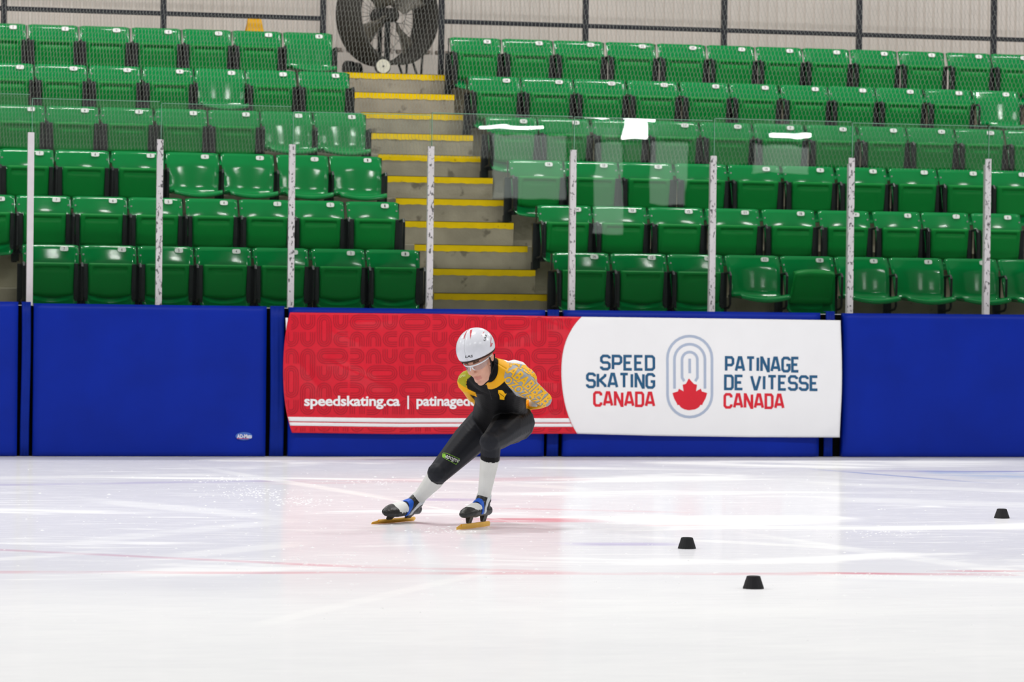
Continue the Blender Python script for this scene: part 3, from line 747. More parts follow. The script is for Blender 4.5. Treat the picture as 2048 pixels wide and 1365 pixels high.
for w_, a, b, y0, y1, m_, lb in (('SPEED', 1200, 1310.4, 709.6, 741.2, NAVY, 'blue'), ('SKATING', 1172, 1310.4, 745.3, 777, NAVY, 'blue'), ('PATINAGE', 1450, 1599.5, 712.6, 744.3, NAVY, 'blue'), ('DE VITESSE', 1448.5, 1637.4, 749.5, 781, NAVY, 'blue'), ('CANADA', 1186, 1310.4, 782.6, 814, PRED, 'red'), ('CANADA', 1447.5, 1569, 786.5, 818, PRED, 'red')):
    V, Fx = merge(word(w_, a, b, y0, y1, 5.3)); px_obj('word', V, Fx, BY-.002, m_, ban, PW)['label'] = f'{lb} word {w_}'
lc = 1379.7; LG = [stroke(stadium(lc, 753.7, 44.7, 81, 14), 5.2, True)]
LG.append(stroke([(lc-30.6, 778)]+[(lc+30.6*math.cos(a), 719.5-30.6*math.sin(a)) for a in np.linspace(math.pi, 0, 15)]+[(lc+30.6, 778)], 5.2))
LG.append(stroke([(lc-11, 763), (lc-15.4, 756)]+[(lc+15.4*math.cos(a), 720-15.4*math.sin(a)) for a in np.linspace(math.pi, 0, 11)]+[(lc+15.4, 756), (lc+11, 763)], 5.2))
LG.append(stroke([(lc, 718), (lc, 747)], 5.2)); V, Fx = merge(LG); px_obj('logo_rings', V, Fx, BY-.002, GREYB, ban, PW)
half = [(918, 520), (898, 556), (877, 562), (884, 612), (852, 588), (845, 606), (809, 617), (820, 652), (838, 684), (842, 696), (852, 694), (866, 712), (890, 725), (918, 730)]
hp = [(1100+x/3.303, 600+y/3.303) for x, y in half]; full = hp+[(2*lc-x+.4, y) for x, y in hp[-2:0:-1]]
ctr = (lc, 790); V = [ctr]+full; Fx = [(0, i+1, (i+1) % len(full)+1) for i in range(len(full))]; px_obj('maple_leaf', V, Fx, BY-.002, PRED, ban, PW)

# ------------------------------------------------------------------ marker blocks on the ice
RUB = mat('rubber_black', (26, 26, 30), .55, .35, var=.2, vscale=30)
def block(px, ybase, wpx, hpx, wt, label):
    c0 = at_z(px, ybase, 0); s = np.linalg.norm(at_z(px+wpx/2, ybase, 0)-at_z(px-wpx/2, ybase, 0)); r = s/2/1.02; rt = r*wt; dep = (c0-EYE)@FW; h = hpx*dep/F
    c0 = c0+_f*r*.9
    e = empty('track_marker', tuple(c0), label, 'track marker', 'black rubber track markers on the ice')
    m = MB(); n = 40; ring = []
    for (rr_, z) in ((r, 0), (r*1.0, .004), (rt, h-.003), (rt*.97, h)):
        for i in range(n):
            q = rr_*(1+(.018 if i % 2 else -.0)); m.v.append((q*math.cos(2*math.pi*i/n), q*math.sin(2*math.pi*i/n), z))
    for k in range(3):
        for i in range(n): m.f.append((k*n+i, k*n+(i+1) % n, (k+1)*n+(i+1) % n, (k+1)*n+i))
    m.f.append(tuple(range(3*n, 4*n))); m.f.append(tuple(range(n))[::-1]); m.obj('ribbed_body', RUB, e)
    t = MB().tube([(rt*.8*math.cos(a), rt*.8*math.sin(a), h) for a in np.linspace(0, 2*math.pi, 24, endpoint=False)], .0015, 4, True); t.obj('rim', RUB, e)
block(1374.6, 1099, 36, 22, .66, 'black tapered rubber track marker, middle one of the three')
block(1508, 1179.5, 42, 25, .66, 'black tapered rubber track marker nearest the camera')
block(2005.5, 1038, 30, 18.5, .64, 'black tapered rubber track marker, farthest, at the right edge')

# ------------------------------------------------------------------ fan on the landing
YF = riser_y(6)+.62
FANB = mat('fan_drum', (52, 50, 46), .55, .35, var=.15, vscale=4); FANI = mat('fan_blade', (104, 99, 90), .5, .35, var=.12, vscale=6); WHUB = mat('wheel_white', (226, 226, 214), .45, .3)
fc = at_y(775, 31, YF); ppm = F/((fc-EYE)@FW); Rf = 101/ppm; zl = tread(7)
fc[2] = max(fc[2], zl+Rf+.035)
fan = empty('drum_fan', (fc[0], fc[1], zl), 'big dark drum fan on wheels at the top of the stairs', 'fan')
a40 = math.radians(40); fa = _r*math.sin(a40)-_f*math.cos(a40); fa = fa/np.linalg.norm(fa); fr_ = np.array([fa[1], -fa[0], 0])*-1; LC = np.array([0, 0, fc[2]-zl])
def fpt(a, r, t): return LC+fa*t+fr_*r*math.cos(a)+np.array([0, 0, 1])*r*math.sin(a)
DEP = .19
m = MB(); nA = 48
prof = [(Rf, -DEP), (Rf*.985, -DEP+.04), (Rf*.985, DEP-.04), (Rf, DEP), (Rf-.03, DEP), (Rf-.03, -DEP)]
for i in range(nA):
    for r, t in prof: m.v.append(tuple(fpt(2*math.pi*i/nA, r, t)))
for i in range(nA):
    for k in range(6): m.f.append((i*6+k, i*6+(k+1) % 6, ((i+1) % nA)*6+(k+1) % 6, ((i+1) % nA)*6+k))
m.obj('drum', FANB, fan)
for k in range(4):
    a0 = math.radians(-62+90*k+8); m = MB()
    def bl(u, v, off=0):
        r = .10+(Rf-.17)*v; wd_ = .34+.26*v*0+.10*(1-v); a = a0+(u-.5)*(.62 if v > .3 else .9)*1.1; return fpt(a, r, .06-.12*(u-.5)-.02*v+off)
    m.shell(lambda u, v: bl(u, v), lambda u, v: bl(u, v, -.006), 6, 6); m.obj('blade', FANI, fan, True)
m = MB(); m.tube([fpt(0, 0, -.02), fpt(0, 0, .10), fpt(0, 0, .13)], [.075, .07, .045], 18); m.obj('hub', FANB, fan)
m = MB(); m.tube([fpt(0, 0, -.17), fpt(0, 0, -.03)], .085, 16); m.obj('motor', BLACK, fan)
m = MB(); m.tube([fpt(-math.pi/2, Rf-.01, -.12), fpt(math.pi/2, Rf-.01, -.12)], .022, 8); m.obj('motor_mount', BLACK, fan)
m = MB(); m.tube([fpt(-math.pi/2, Rf-.01, .0), fpt(-math.pi/2, .05, .0)], .03, 8); m.obj('motor_mount', BLACK, fan)
for tt, nm in ((DEP-.01, 'front_grille'), (-DEP+.01, 'rear_grille')):
    m = MB()
    for k in range(24): a = 2*math.pi*k/24; m.tube([fpt(a, .09, tt), fpt(a+.12, Rf-.02, tt)], .0022, 3)
    for r in (.09, .22, .36): m.tube([fpt(a, r, tt) for a in np.linspace(0, 2*math.pi, 32, endpoint=False)], .0025, 3, True)
    m.obj(nm, BLACK, fan)
def fwheel(px, py, rpx, y, white):
    c0 = at_y(px, py, y); r = rpx/ppm; c0[2] = zl+r; c0 = c0-np.array([fc[0], fc[1], zl]); m = MB()
    m.tube([c0-fr_*.03, c0+fr_*.03], r, 20) if not white else m.tube([c0-np.array([0, .03, 0]), c0+np.array([0, .02, 0])], r, 22); wh = m.obj('wheel', BLACK, fan)
    if white: m = MB(); m.tube([c0+np.array([0, -.042, 0]), c0+np.array([0, -.02, 0])], r*.86, 22); m.obj('hub_cap', WHUB, wh); m = MB(); m.tube([c0+np.array([0, -.048, 0]), c0+np.array([0, -.03, 0])], r*.12, 8); m.obj('axle_end', BLACK, wh)
fwheel(765, 122, 16, YF-.45, True); fwheel(698, 123, 16, YF-.0, False); fwheel(712, 123, 16, YF+.2, False)
def fl(a, b, ya, yb, r=.012):
    A = at_y(*a, ya); B = at_y(*b, yb); o_ = np.array([fc[0], fc[1], zl]); A = A-o_; B = B-o_; B[2] = .0+r*.9; m = MB(); m.tube([A, B], r, 6); m.obj('stand_leg', BLACK, fan)
fl((797, 128), (806, 141), YF-.1, YF-.1); fl((814, 128), (812, 141), YF-.1, YF-.1); fl((826, 125), (836, 141), YF+.1, YF+.1); fl((845, 110), (842, 141), YF+.1, YF+.1)

# caution sign
CY = mat('sign_yellow', (240, 178, 8), .45, .4, var=.05)
YS = YR+.25; sc_ = x_at(509, YS, zl+.5); sg = empty('wet_floor_sign', (sc_, YS, zl), 'yellow folding floor sign standing behind the top row of the left block', 'sign')
hs = at_y(509, 34, YS)[2]-zl
for s in (-1, 1):
    m = MB()
    def P_(u, v, o_=0, s=s): return ((2*u-1)*(.155-.095*v**1.0), s*(.14*(1-v)+.012)+o_, .0+hs*v)
    m.shell(lambda u, v: P_(u, v), lambda u, v: P_(u, v, .008), 2, 6); m.obj('panel', CY, sg)
m = MB().box((-.035, -.02, hs-.03), (.035, .02, hs+.015), .005); m.obj('handle', CY, sg)
m = MB(); m.add([(.0, -.135, hs*.30), (.03, -.12, hs*.30), (.008, -.07, hs*.72), (-.02, -.07, hs*.72)], [(0, 1, 2, 3)]); m.add([(-.05, -.155, hs*.25), (-.03, -.155, hs*.25), (-.02, -.08, hs*.7), (-.03, -.08, hs*.7)], [(0, 1, 2, 3)]); m.obj('pictogram', mat('sign_print', (120, 60, 10), .5), sg)
# ------------------------------------------------------------------ the skater
DS = 19.5
def K(px, py, dd): return at_d(px, py, DS+dd)
def nz(v): v = np.array(v, float); return v/np.linalg.norm(v)
def cw(x, y, z): return _r*x+_f*y+np.array([0, 0, z])      # camera-aligned level frame: right, away, up
ICO = None
def _ico(sub=2):
    bm = bmesh.new(); bmesh.ops.create_icosphere(bm, subdivisions=sub, radius=1); v = np.array([p.co[:] for p in bm.verts]); f = np.array([[q.index for q in t.verts] for t in bm.faces]); bm.free(); return v, f
IV, IF = _ico(2); IV3, IF3 = _ico(3)
class Blob:
    def __init__(s): s.V = []; s.F = []; s.n = 0
    def ell(s, c, r, A=None, hi=False):
        v0, f0 = (IV3, IF3) if hi else (IV, IF)
        v = v0*np.array(r if hasattr(r, '__len__') else (r, r, r))
        if A is not None: v = v@np.array(A)          # rows of A: local axes in world
        s.V.append(v+np.array(c)); s.F.append(f0+s.n); s.n += len(v)
    def cap(s, a, ra, b, rb):
        a, b = np.array(a, float), np.array(b, float); L = np.linalg.norm(b-a); k = max(2, int(L/(min(ra, rb)*.28))+1)
        for i in range(k+1): t = i/k; s.ell(a+(b-a)*t, ra+(rb-ra)*t)
    def chain(s, pts):
        for (a, ra), (b, rb) in zip(pts[:-1], pts[1:]): s.cap(a, ra, b, rb)
    def remesh(s, name, vox, smooth=4, fac=.5):
        me = bpy.data.meshes.new('b'); me.from_pydata(np.concatenate(s.V).tolist(), [], np.concatenate(s.F).tolist()); o = bpy.data.objects.new('b', me); C.objects.link(o)
        m = o.modifiers.new('r', 'REMESH'); m.mode = 'VOXEL'; m.voxel_size = vox; m.use_smooth_shade = True
        if smooth: q = o.modifiers.new('s', 'SMOOTH'); q.iterations = smooth; q.factor = fac
        dg = bpy.context.evaluated_depsgraph_get(); r = bpy.data.meshes.new_from_object(o.evaluated_get(dg)); r.name = name
        bpy.data.objects.remove(o); return r
def verts(me): a = np.empty(len(me.vertices)*3); me.vertices.foreach_get('co', a); return a.reshape(-1, 3)
B = Blob()
hL, hR = K(1031, 846, 0.0), K(972, 846, .17)
kL, kR = K(982, 884, -.36), K(878, 946, -.06)
BZ, FSH, BSC = .060, -.040, 1.13
def foot(tip, heel, rollang):
    tp = at_z(*tip, 0.001); hp_ = at_z(*heel, 0.001); fb = nz(tp-hp_); cen = (tp+hp_)/2
    ux = nz(np.cross(fb, [0, 0, 1])); ux = ux if ux@_r > 0 else -ux
    ub = np.array([0, 0, math.cos(rollang)])+ux*math.sin(rollang); sb = np.cross(fb, ub); sb = sb if sb@_r > 0 else -sb
    return (lambda f, q, u: cen+fb*f+sb*q+ub*u), (lambda f, q, u: cen+fb*(f*BSC+FSH)+sb*q*BSC+ub*(BZ+(u-BZ)*BSC)), fb, sb, ub
FOOT = {'L': foot((912, 1061.5), (980, 1053), math.radians(4)), 'R': foot((742, 1050), (827, 1043), math.radians(36))}
aL, aR = FOOT['L'][1](-.064, 0, BZ+.095), FOOT['R'][1](-.064, 0, BZ+.095)
sL, sR = K(1037, 760, -.44), K(938, 764, -.27)
eL_, eR_ = K(1089, 800, -.18), K(948, 792, -.0)
wL, wR = K(1056, 815, .10), K(990, 806, .19)
nk = K(988, 746, -.42)
hipC = (hL+hR)/2; shC = (sL+sR)/2
lat = nz(sL-sR); lath = nz(hL-hR)
spine = []
for t in np.linspace(0, 1, 25):
    c_ = hipC*(1-t)+shC*t; la = nz(lath*(1-t)+lat*t); ax = nz(shC-hipC); la = nz(la-ax*(la@ax)); up = np.cross(la, ax); up = up if up[2] > 0 else -up
    bulge = .042*math.sin(math.pi*t)+.040*math.exp(-((t-.82)/.22)**2)
    rl = np.interp(t, [0, .2, .4, .6, .8, 1], [.172, .162, .150, .162, .178, .165]); rt_ = np.interp(t, [0, .2, .4, .6, .8, 1], [.128, .118, .110, .118, .120, .095])
    B.ell(c_+up*bulge, (rl, .095, rt_), (la, ax, up), True)
    spine.append((c_+up*bulge, la, ax, up))
# seat muscles
bk_ = cw(.55, .80, .0)
B.ell(hL+nz(bk_)*.022, (.100, .100, .108)); B.ell(hR+nz(bk_)*.030, (.102, .102, .108))
# legs: thigh, knee, calf
def mid(a, b, t, off=0, d=None): return a+(b-a)*t+(0 if d is None else np.array(d)*off)
B.chain([(hL, .104), (mid(hL, kL, .35, .01, (0, 0, 1)), .098), (mid(hL, kL, .75), .076), (kL, .061)])
B.chain([(hR, .106), (mid(hR, kR, .35), .100), (mid(hR, kR, .75), .078), (kR, .064)])
B.ell(kL+cw(-.006, -.015, 0), .060); B.ell(kR+cw(-.008, -.015, 0), .060)
for k, a in ((kL, aL), (kR, aR)):
    bdir = nz(cw(.5, .8, 0)); B.chain([(k, .059), (mid(k, a, .30, .012, bdir), .0565), (mid(k, a, .6, .006, bdir), .047), (mid(k, a, .9), .039), (a, .041)])
# shoulders, arms
c0_, LA0, AX0, UB = spine[2]; LB = c0_+UB*.126
wL = LB+LA0*.115*(1 if LA0@_r > 0 else -1)-AX0*.0+UB*.004; wR = LB-LA0*.115*(1 if LA0@_r > 0 else -1)+UB*.0
B.chain([(spine[21][0], .10), (sL, .068)]); B.chain([(spine[21][0], .10), (sR, .068)])
B.ell(K(1028, 751, -.27), (.098, .098, .088)); B.ell(K(1048, 760, -.30), (.075, .075, .072)); B.ell(sL, (.072, .072, .07)); B.ell(sR, .068)
B.chain([(sL, .064), (mid(sL, eL_, .5), .055), (eL_, .043), (mid(eL_, wL, .4), .043), (wL, .028)])
B.chain([(sR, .062), (mid(sR, eR_, .5), .053), (eR_, .042), (mid(eR_, wR, .4), .042), (wR, .028)])
# trapezius and neck
HU = nz(cw(-.36, -.36, .86)); HF = nz(cw(-.36, -.81, -.46)); HF = nz(HF-HU*(HF@HU)); HL = np.cross(HU, HF)*-1
if HL@_r < 0: HL = -HL
HC = K(957, 718, -.50)
def H(l, f, u): return HC+HL*l+HF*f+HU*u
B.chain([(shC+np.array([0, 0, .03]), .10), (nk, .064), (H(0, -.02, -.055), .052)])
B.chain([(mid(nk, sL, .1), .055), (mid(nk, sL, .75), .055)]); B.chain([(mid(nk, sR, .1), .055), (mid(nk, sR, .75), .052)])
HA = (HL, HF, HU)
B.ell(H(0, -.008, .03), (.074, .094, .090), HA, True); B.ell(H(0, .032, -.035), (.059, .062, .078), HA, True)
B.ell(H(0, .050, -.078), (.043, .036, .040), HA); B.ell(H(0, .068, -.112), (.024, .022, .019), HA)
B.chain([(H(.052, .0, -.055), .016), (H(.030, .050, -.105), .016), (H(0, .062, -.116), .016)]); B.chain([(H(-.052, .0, -.055), .016), (H(-.030, .050, -.105), .016), (H(0, .062, -.116), .016)])
for s in (-1, 1):
    B.ell(H(s*.036, .064, -.038), (.022, .022, .026), HA); B.ell(H(s*.077, -.008, -.006), (.008, .017, .030), HA); B.ell(H(s*.082, -.014, .0), (.006, .012, .022), HA)
    B.chain([(H(s*.010, .088, .022), .011), (H(s*.044, .072, .026), .011)]); B.ell(H(s*.031, .078, .002), (.014, .010, .010), HA); B.ell(H(s*.0125, .100, -.040), (.008, .010, .008), HA)
B.chain([(H(0, .090, .010), .009), (H(0, .104, -.012), .009), (H(0, .118, -.033), .0105), (H(0, .100, -.044), .008)])
B.chain([(H(-.022, .083, -.070), .0055), (H(0, .093, -.066), .0075), (H(.022, .083, -.070), .0055)]); B.chain([(H(-.019, .082, -.078), .006), (H(0, .091, -.080), .0085), (H(.019, .082, -.078), .006)])
# hands resting one in the other on the small of the back
def hand(w, toward, curl, side):
    d = nz(toward-w); upv = np.array([0, 0, 1.]); s_ = nz(np.cross(d, upv)); n_ = nz(np.cross(s_, d))
    A = (d, n_, s_); B.ell(w+d*.055, (.050, .040, .015), A)
    lens = [.072, .080, .074, .058]
    for i, L in enumerate(lens):
        b = w+d*.088+n_*(.030-.020*i); q = b+d*L*.45+s_*side*.006; r = q+(d*math.cos(curl)+s_*side*math.sin(curl))*L*.33; t = r+(d*math.cos(2*curl)+s_*side*math.sin(2*curl))*L*.25
        B.chain([(b, .0095), (q, .0088), (r, .0082), (t, .0072)])
    b = w+d*.028+n_*.030; q = b+d*.030+n_*.026+s_*side*.008; t = q+d*.030+n_*.006+s_*side*.012; B.chain([(b, .012), (q, .0105), (t, .009)])
hand(wL, LB+lath*-.03+UB*.020, .12, 1); hand(wR, LB+lath*.02-UB*.004, .12, 1)
bm_me = B.remesh('person', .0048, 5, .5)
V = verts(bm_me)
nrm = np.empty(len(bm_me.vertices)*3); bm_me.vertices.foreach_get('normal', nrm); nrm = nrm.reshape(-1, 3)
d = V-EYE; dep = d@FW; PX = 1024+F*(d@RT)/dep; PY = 682.5-F*(d@UP)/dep
front = (nrm*(EYE-V)).sum(1) > 0.0
def seg_d(V, a, b):
    ab = b-a; t = np.clip(((V-a)@ab)/(ab@ab), 0, 1); return np.linalg.norm(V-(a+t[:, None]*ab), axis=1), t
def inpoly(x, y, poly):
    ins = np.zeros(len(x), bool); n = len(poly); j = n-1
    for i in range(n):
        xi, yi = poly[i]; xj, yj = poly[j]
        ins ^= ((yi > y) != (yj > y)) & (x < (xj-xi)*(y-yi)/(yj-yi+1e-12)+xi); j = i
    return ins
def c2(pts): return [(880+a/6.204, 640+b/6.204) for a, b in pts]
CH_, BLK, YLW, GRY, WH, OLV, SKN = (36, 38, 44), (11, 11, 14), (246, 178, 10), (166, 168, 170), (232, 232, 232), (172, 168, 38), (222, 170, 148)
col = np.tile(np.array(lin(CH_)), (len(V), 1))
parts = {'armL': [(sL, eL_), (eL_, wL)], 'armR': [(sR, eR_), (eR_, wR)], 'hands': [(wL+(LB-wL)*.4, LB), (wR+(LB-wR)*.4, LB+UB*.01)], 'torso': [(hipC+(shC-hipC)*.22, shC)], 'hip': [(hL+nz(bk_)*.03, hR+nz(bk_)*.03)], 'legL': [(hL, kL)], 'legR': [(hR, kR)], 'shinL': [(kL, aL)], 'shinR': [(kR, aR)]}
rad = {'armL': .05, 'armR': .05, 'hands': .024, 'torso': .14, 'hip': .112, 'legL': .085, 'legR': .09, 'shinL': .05, 'shinR': .05}
D = {k: np.min([seg_d(V, a, b)[0] for a, b in v], axis=0)-rad[k] for k, v in parts.items()}
keys = list(D); who = np.argmin(np.array([D[k] for k in keys]), axis=0)
def setc(mask, c_): col[mask] = lin(c_)
tor = who == keys.index('torso'); aLm = who == keys.index('armL'); aRm = who == keys.index('armR')
axs = nz(shC-hipC); upb = spine[12][3]
tl = ((V-hipC)@axs)/np.linalg.norm(shC-hipC)
upper = (tl > .30)
setc(tor, BLK); setc(tor & ((V-spine[12][0])@upb > .03) & upper, WH); setc(aLm | aRm, YLW); setc(~front & (aLm | aRm) & (np.minimum(np.linalg.norm(V-sL, axis=1), np.linalg.norm(V-sR, axis=1)) < .17), WH)
pxu = front & (tor | aLm | aRm)
A_ = pxu & (PX > 900) & (PY < 835)
tors_front = pxu & tor; setc(tors_front, BLK)
GREY = c2([(800, 500), (1100, 540), (1225, 650), (1460, 930), (1420, 1090), (1240, 1180), (1200, 1050), (1100, 985), (950, 945), (770, 735), (790, 640)])
setc(pxu & inpoly(PX, PY, GREY), GRY)
setc(pxu & inpoly(PX, PY, c2([(660, 400), (760, 430), (835, 520), (825, 600), (795, 650), (775, 735), (700, 790), (600, 822), (540, 790), (600, 720), (650, 600)])), YLW)
setc(pxu & inpoly(PX, PY, c2([(700, 400), (720, 452), (760, 478), (830, 525), (1060, 560), (1160, 620), (1215, 690), (1300, 560), (1100, 420), (880, 380)])), WH)
setc(pxu & inpoly(PX, PY, c2([(1103, 975), (1208, 1060), (1215, 1085), (1103, 1072)])), WH)
setc(pxu & inpoly(PX, PY, c2([(1208, 1062), (1300, 1085), (1300, 1180), (1190, 1180)])), YLW)
setc(pxu & inpoly(PX, PY, c2([(150, 500), (360, 500), (400, 690), (335, 740), (325, 800), (345, 860), (440, 905), (460, 960), (300, 900), (150, 760)])), YLW)
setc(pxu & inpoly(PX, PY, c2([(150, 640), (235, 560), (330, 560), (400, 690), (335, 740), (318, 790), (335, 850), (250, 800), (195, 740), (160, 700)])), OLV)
# legs, knee seams, hem and socks
for kn, an, cut in ((kL, aL, .32), (kR, aR, .17)):
    dd_, t_ = seg_d(V, kn, an); near = (dd_ < .085) & ((V-kn)@nz(an-kn) > -.02)
    tt = ((V-kn)@(an-kn))/((an-kn)@(an-kn)); m_ = near & (tt > cut); setc(near & (tt > cut-.09) & (tt <= cut), BLK); setc(m_, (226, 226, 222))
# neck, head, hands
dn, tn = seg_d(V, nk, H(0, -.02, -.055)); setc((dn < .075) & (((V-nk)@nz(HC-nk)) > .012) & ~(((V-HC)@HU) > -.035) & (((V-HC)@HF) < .035), BLK)
hu = (V-HC)@HU; hf = (V-HC)@HF; hl = (V-HC)@HL
head = (np.linalg.norm(V-HC, axis=1) < .18) & ((hu > -.045) | (hf > .012+.0*hu)) & (np.abs(hl) < .1) & (hf > -.12) & (hu > -.14) & (((V-nk)@nz(HC-nk)) > .02)
setc(head, SKN)
setc(head & (np.linalg.norm((V-H(0, .09, -.073))/np.array([1, 1, 1]), axis=1) < .026) & (np.abs(hu+.073) < .011), (206, 142, 128))
setc(head & (hu > .028) & (hf < .06), (70, 50, 40)); setc(head & (hu > .0) & (hf < -.02), (70, 50, 40))
setc(head & (np.abs(hu-.024-.1*0) < .006) & (hf > .07) & (np.abs(hl) > .014) & (np.abs(hl) < .05), (92, 66, 50))
hm0 = (who == keys.index('hands')) & (D['hands'] < .055) & (D['torso'] > -.02); setc(hm0, SKN); setc((who == keys.index('hands')) & ~hm0, BLK)
at_ = bm_me.color_attributes.new('kit', 'FLOAT_COLOR', 'POINT'); at_.data.foreach_set('color', col.ravel())
KIT = mat('skinsuit', (0, 0, 0), .55, .18, var=.06, vscale=9, vcol='kit', bump=.12, bscale=14)
bm_me.materials.append(KIT)
sk = empty('person', tuple(K(905, 1050, 0)*np.array([1, 1, 0])), 'speed skater bent forward in a black and yellow skinsuit with white helmet, hands behind back', 'person')
def own(o): o.parent = sk; o.location = Vector(o.location)-Vector(sk.location); return o
body = bpy.data.objects.new('body', bm_me); C.objects.link(body); own(body)
bvh = BVHTree.FromPolygons([tuple(v) for v in V], [tuple(p.vertices) for p in bm_me.polygons])
def onto(px, py, off=.0018):
    dr = Vector(ray(px, py)).normalized(); h = bvh.ray_cast(Vector(EYE), dr)
    if h[0] is None: return None
    return np.array(h[0])+np.array(h[1])*off
def decal(name, vs, fs, m, off=.0018, bvhf=None, clip=None):
    # subdivide so that the print follows the cloth, then drop each vertex on to it
    bm = bmesh.new(); bv = [bm.verts.new((a, b, 0)) for a, b in vs]
    for f in fs:
        try: bm.faces.new([bv[i] for i in f])
        except ValueError: pass
    bmesh.ops.triangulate(bm, faces=bm.faces[:])
    for _ in range(4):
        ed = [e for e in bm.edges if e.calc_length() > 2.6]
        if not ed: break
        bmesh.ops.subdivide_edges(bm, edges=ed, cuts=1); bmesh.ops.triangulate(bm, faces=bm.faces[:])
    bad = []
    if clip is not None:
        bv_ = list(bm.verts); kp = clip(np.array([v.co.x for v in bv_]), np.array([v.co.y for v in bv_])); bmesh.ops.delete(bm, geom=[v for v, k in zip(bv_, kp) if not k], context='VERTS')
    for v in bm.verts:
        q = (bvhf or onto)(v.co.x, v.co.y, off)
        if q is None: bad.append(v)
        else: v.co = q
    bmesh.ops.delete(bm, geom=bad, context='VERTS')
    # drop faces that bridge a silhouette
    bmesh.ops.delete(bm, geom=[f for f in bm.faces if max(e.calc_length() for e in f.edges) > .03], context='FACES')
    me = bpy.data.meshes.new(name); bm.to_mesh(me); bm.free(); me.materials.append(m); o = bpy.data.objects.new(name, me); C.objects.link(o); return own(o)
def rot_text(txt, cx, cy_, w, h, ang, bold=.02, shear=0):
    v, f = text_mesh(txt, bold); c_, s_ = math.cos(ang), math.sin(ang); out = []
    for a, b in v: x, y = (a-.5)*w+(b-.5)*shear*h, -(b-.5)*h; out.append((cx+x*c_-y*s_, cy_+x*s_+y*c_))
    return out, f
YP = mat('print_yellow', (248, 186, 14), .5, .3); KW = mat('print_white', (236, 236, 236), .5, .3); KG = mat('print_lime', (130, 190, 50), .5, .3); KB = mat('print_black', (14, 14, 16), .5, .3); KR = mat('print_helmet_red', (200, 34, 52), .3, .4)
def P2(a, b): return (880+a/6.204, 640+b/6.204)
def tx(txt, a, b, w, h, deg, bold=.03, shear=.15): cx, c_y = P2(a, b); return rot_text(txt, cx, c_y, w/6.204, h/6.204, math.radians(deg), bold, shear)
vs, fs = merge([tx('RABABIBAB', 1085, 790, 700, 132, 40), tx('OZOZO', 975, 860, 420, 100, 40), tx('ABARER', 1210, 720, 600, 112, 52), tx('ARBE', 1060, 612, 330, 74, 32), tx('ZEA', 1385, 930, 210, 78, 64), tx('OZAB', 1200, 1010, 260, 76, 38)])
WHP = c2([(700, 400), (720, 452), (760, 478), (830, 525), (1060, 560), (1160, 620), (1215, 690), (1300, 560), (1100, 420), (880, 380)]); decal('sleeve_lettering', vs, fs, YP, clip=lambda x, y: inpoly(x, y, GREY) & ~inpoly(x, y, WHP))
cv, cf = [P2(*p) for p in [(722, 870), (770, 872), (792, 890), (805, 915), (828, 912), (800, 962), (798, 992), (742, 986), (738, 940), (722, 905)]], [tuple(range(10))]
decal('chest_emblem', cv, cf, YP); vs, fs = stroke([P2(735, 905), P2(760, 925), P2(795, 950)], .8); decal('chest_emblem_mark', vs, fs, KB, .003)
vs, fs = stroke([P2(575, 800), P2(620, 900), P2(645, 990)], .7); decal('zip', vs, fs, mat('zip_grey', (52, 52, 56), .4))
vs, fs = rot_text('apogee', 900+4, 917.5+2, 28, 9, math.radians(21), .0, .25); decal('thigh_lettering', vs, fs, KW)
vs, fs = stroke([(887, 907), (893, 907.5), (919, 918.5), (912, 929.5), (885, 915), (885, 909)], .8, True); decal('thigh_badge_outline', vs, fs, KG)
vs = [(888.5+3.6*math.cos(a), 912.3+3.6*math.sin(a)) for a in np.linspace(0, 2*math.pi, 12, endpoint=False)]; decal('thigh_badge_dot', vs, [tuple(range(12))], KG, .0015)
vs, fs = tx('apogee', 268, 712, 110, 40, -17, .02, .2); decal('shoulder_lettering', vs, fs, mat('print_pale_lime', (214, 218, 130), .5, .3))
vs, fs = rot_text('apogee', 990, 928.6, 15, 2.6, math.radians(-3), .02); decal('hem_lettering', vs, fs, KW)
# collar
col_m = mat('collar_yellow', (246, 178, 10), .55, .3, var=.05)
neck_ax = nz(H(0, -.02, -.03)-nk)
s1 = nz(HL-neck_ax*(HL@neck_ax)); s2 = np.cross(neck_ax, s1)
if s2@HF < 0: s2 = -s2
def ringp(a, r, t): return nk+neck_ax*t+s1*r*math.cos(a)+s2*r*math.sin(a)
mb = MB()
def cg(u, v, o_=0):
    a = 2*math.pi*u; fr0 = max(0, math.sin(a)); r = .092-.020*v-.004*fr0+o_; t = -.035+(.080-.045*fr0)*v
    return ringp(a, r, t)
mb.shell(lambda u, v: cg(u, v), lambda u, v: cg(u, v, -.005), 40, 6); o = mb.obj('collar', col_m, None, True); own(o)
mb = MB()
def cg2(u, v, o_=0):
    a = 2*math.pi*u; fr0 = max(0, math.sin(a)); r = .068-.004*v+o_; t = -.02+(.105-.05*fr0)*v; return ringp(a, r, t)
mb.shell(lambda u, v: cg2(u, v), lambda u, v: cg2(u, v, -.005), 40, 4); o = mb.obj('neck_guard', mat('neck_guard_black', (14, 14, 17), .8, .2), None, True); own(o)
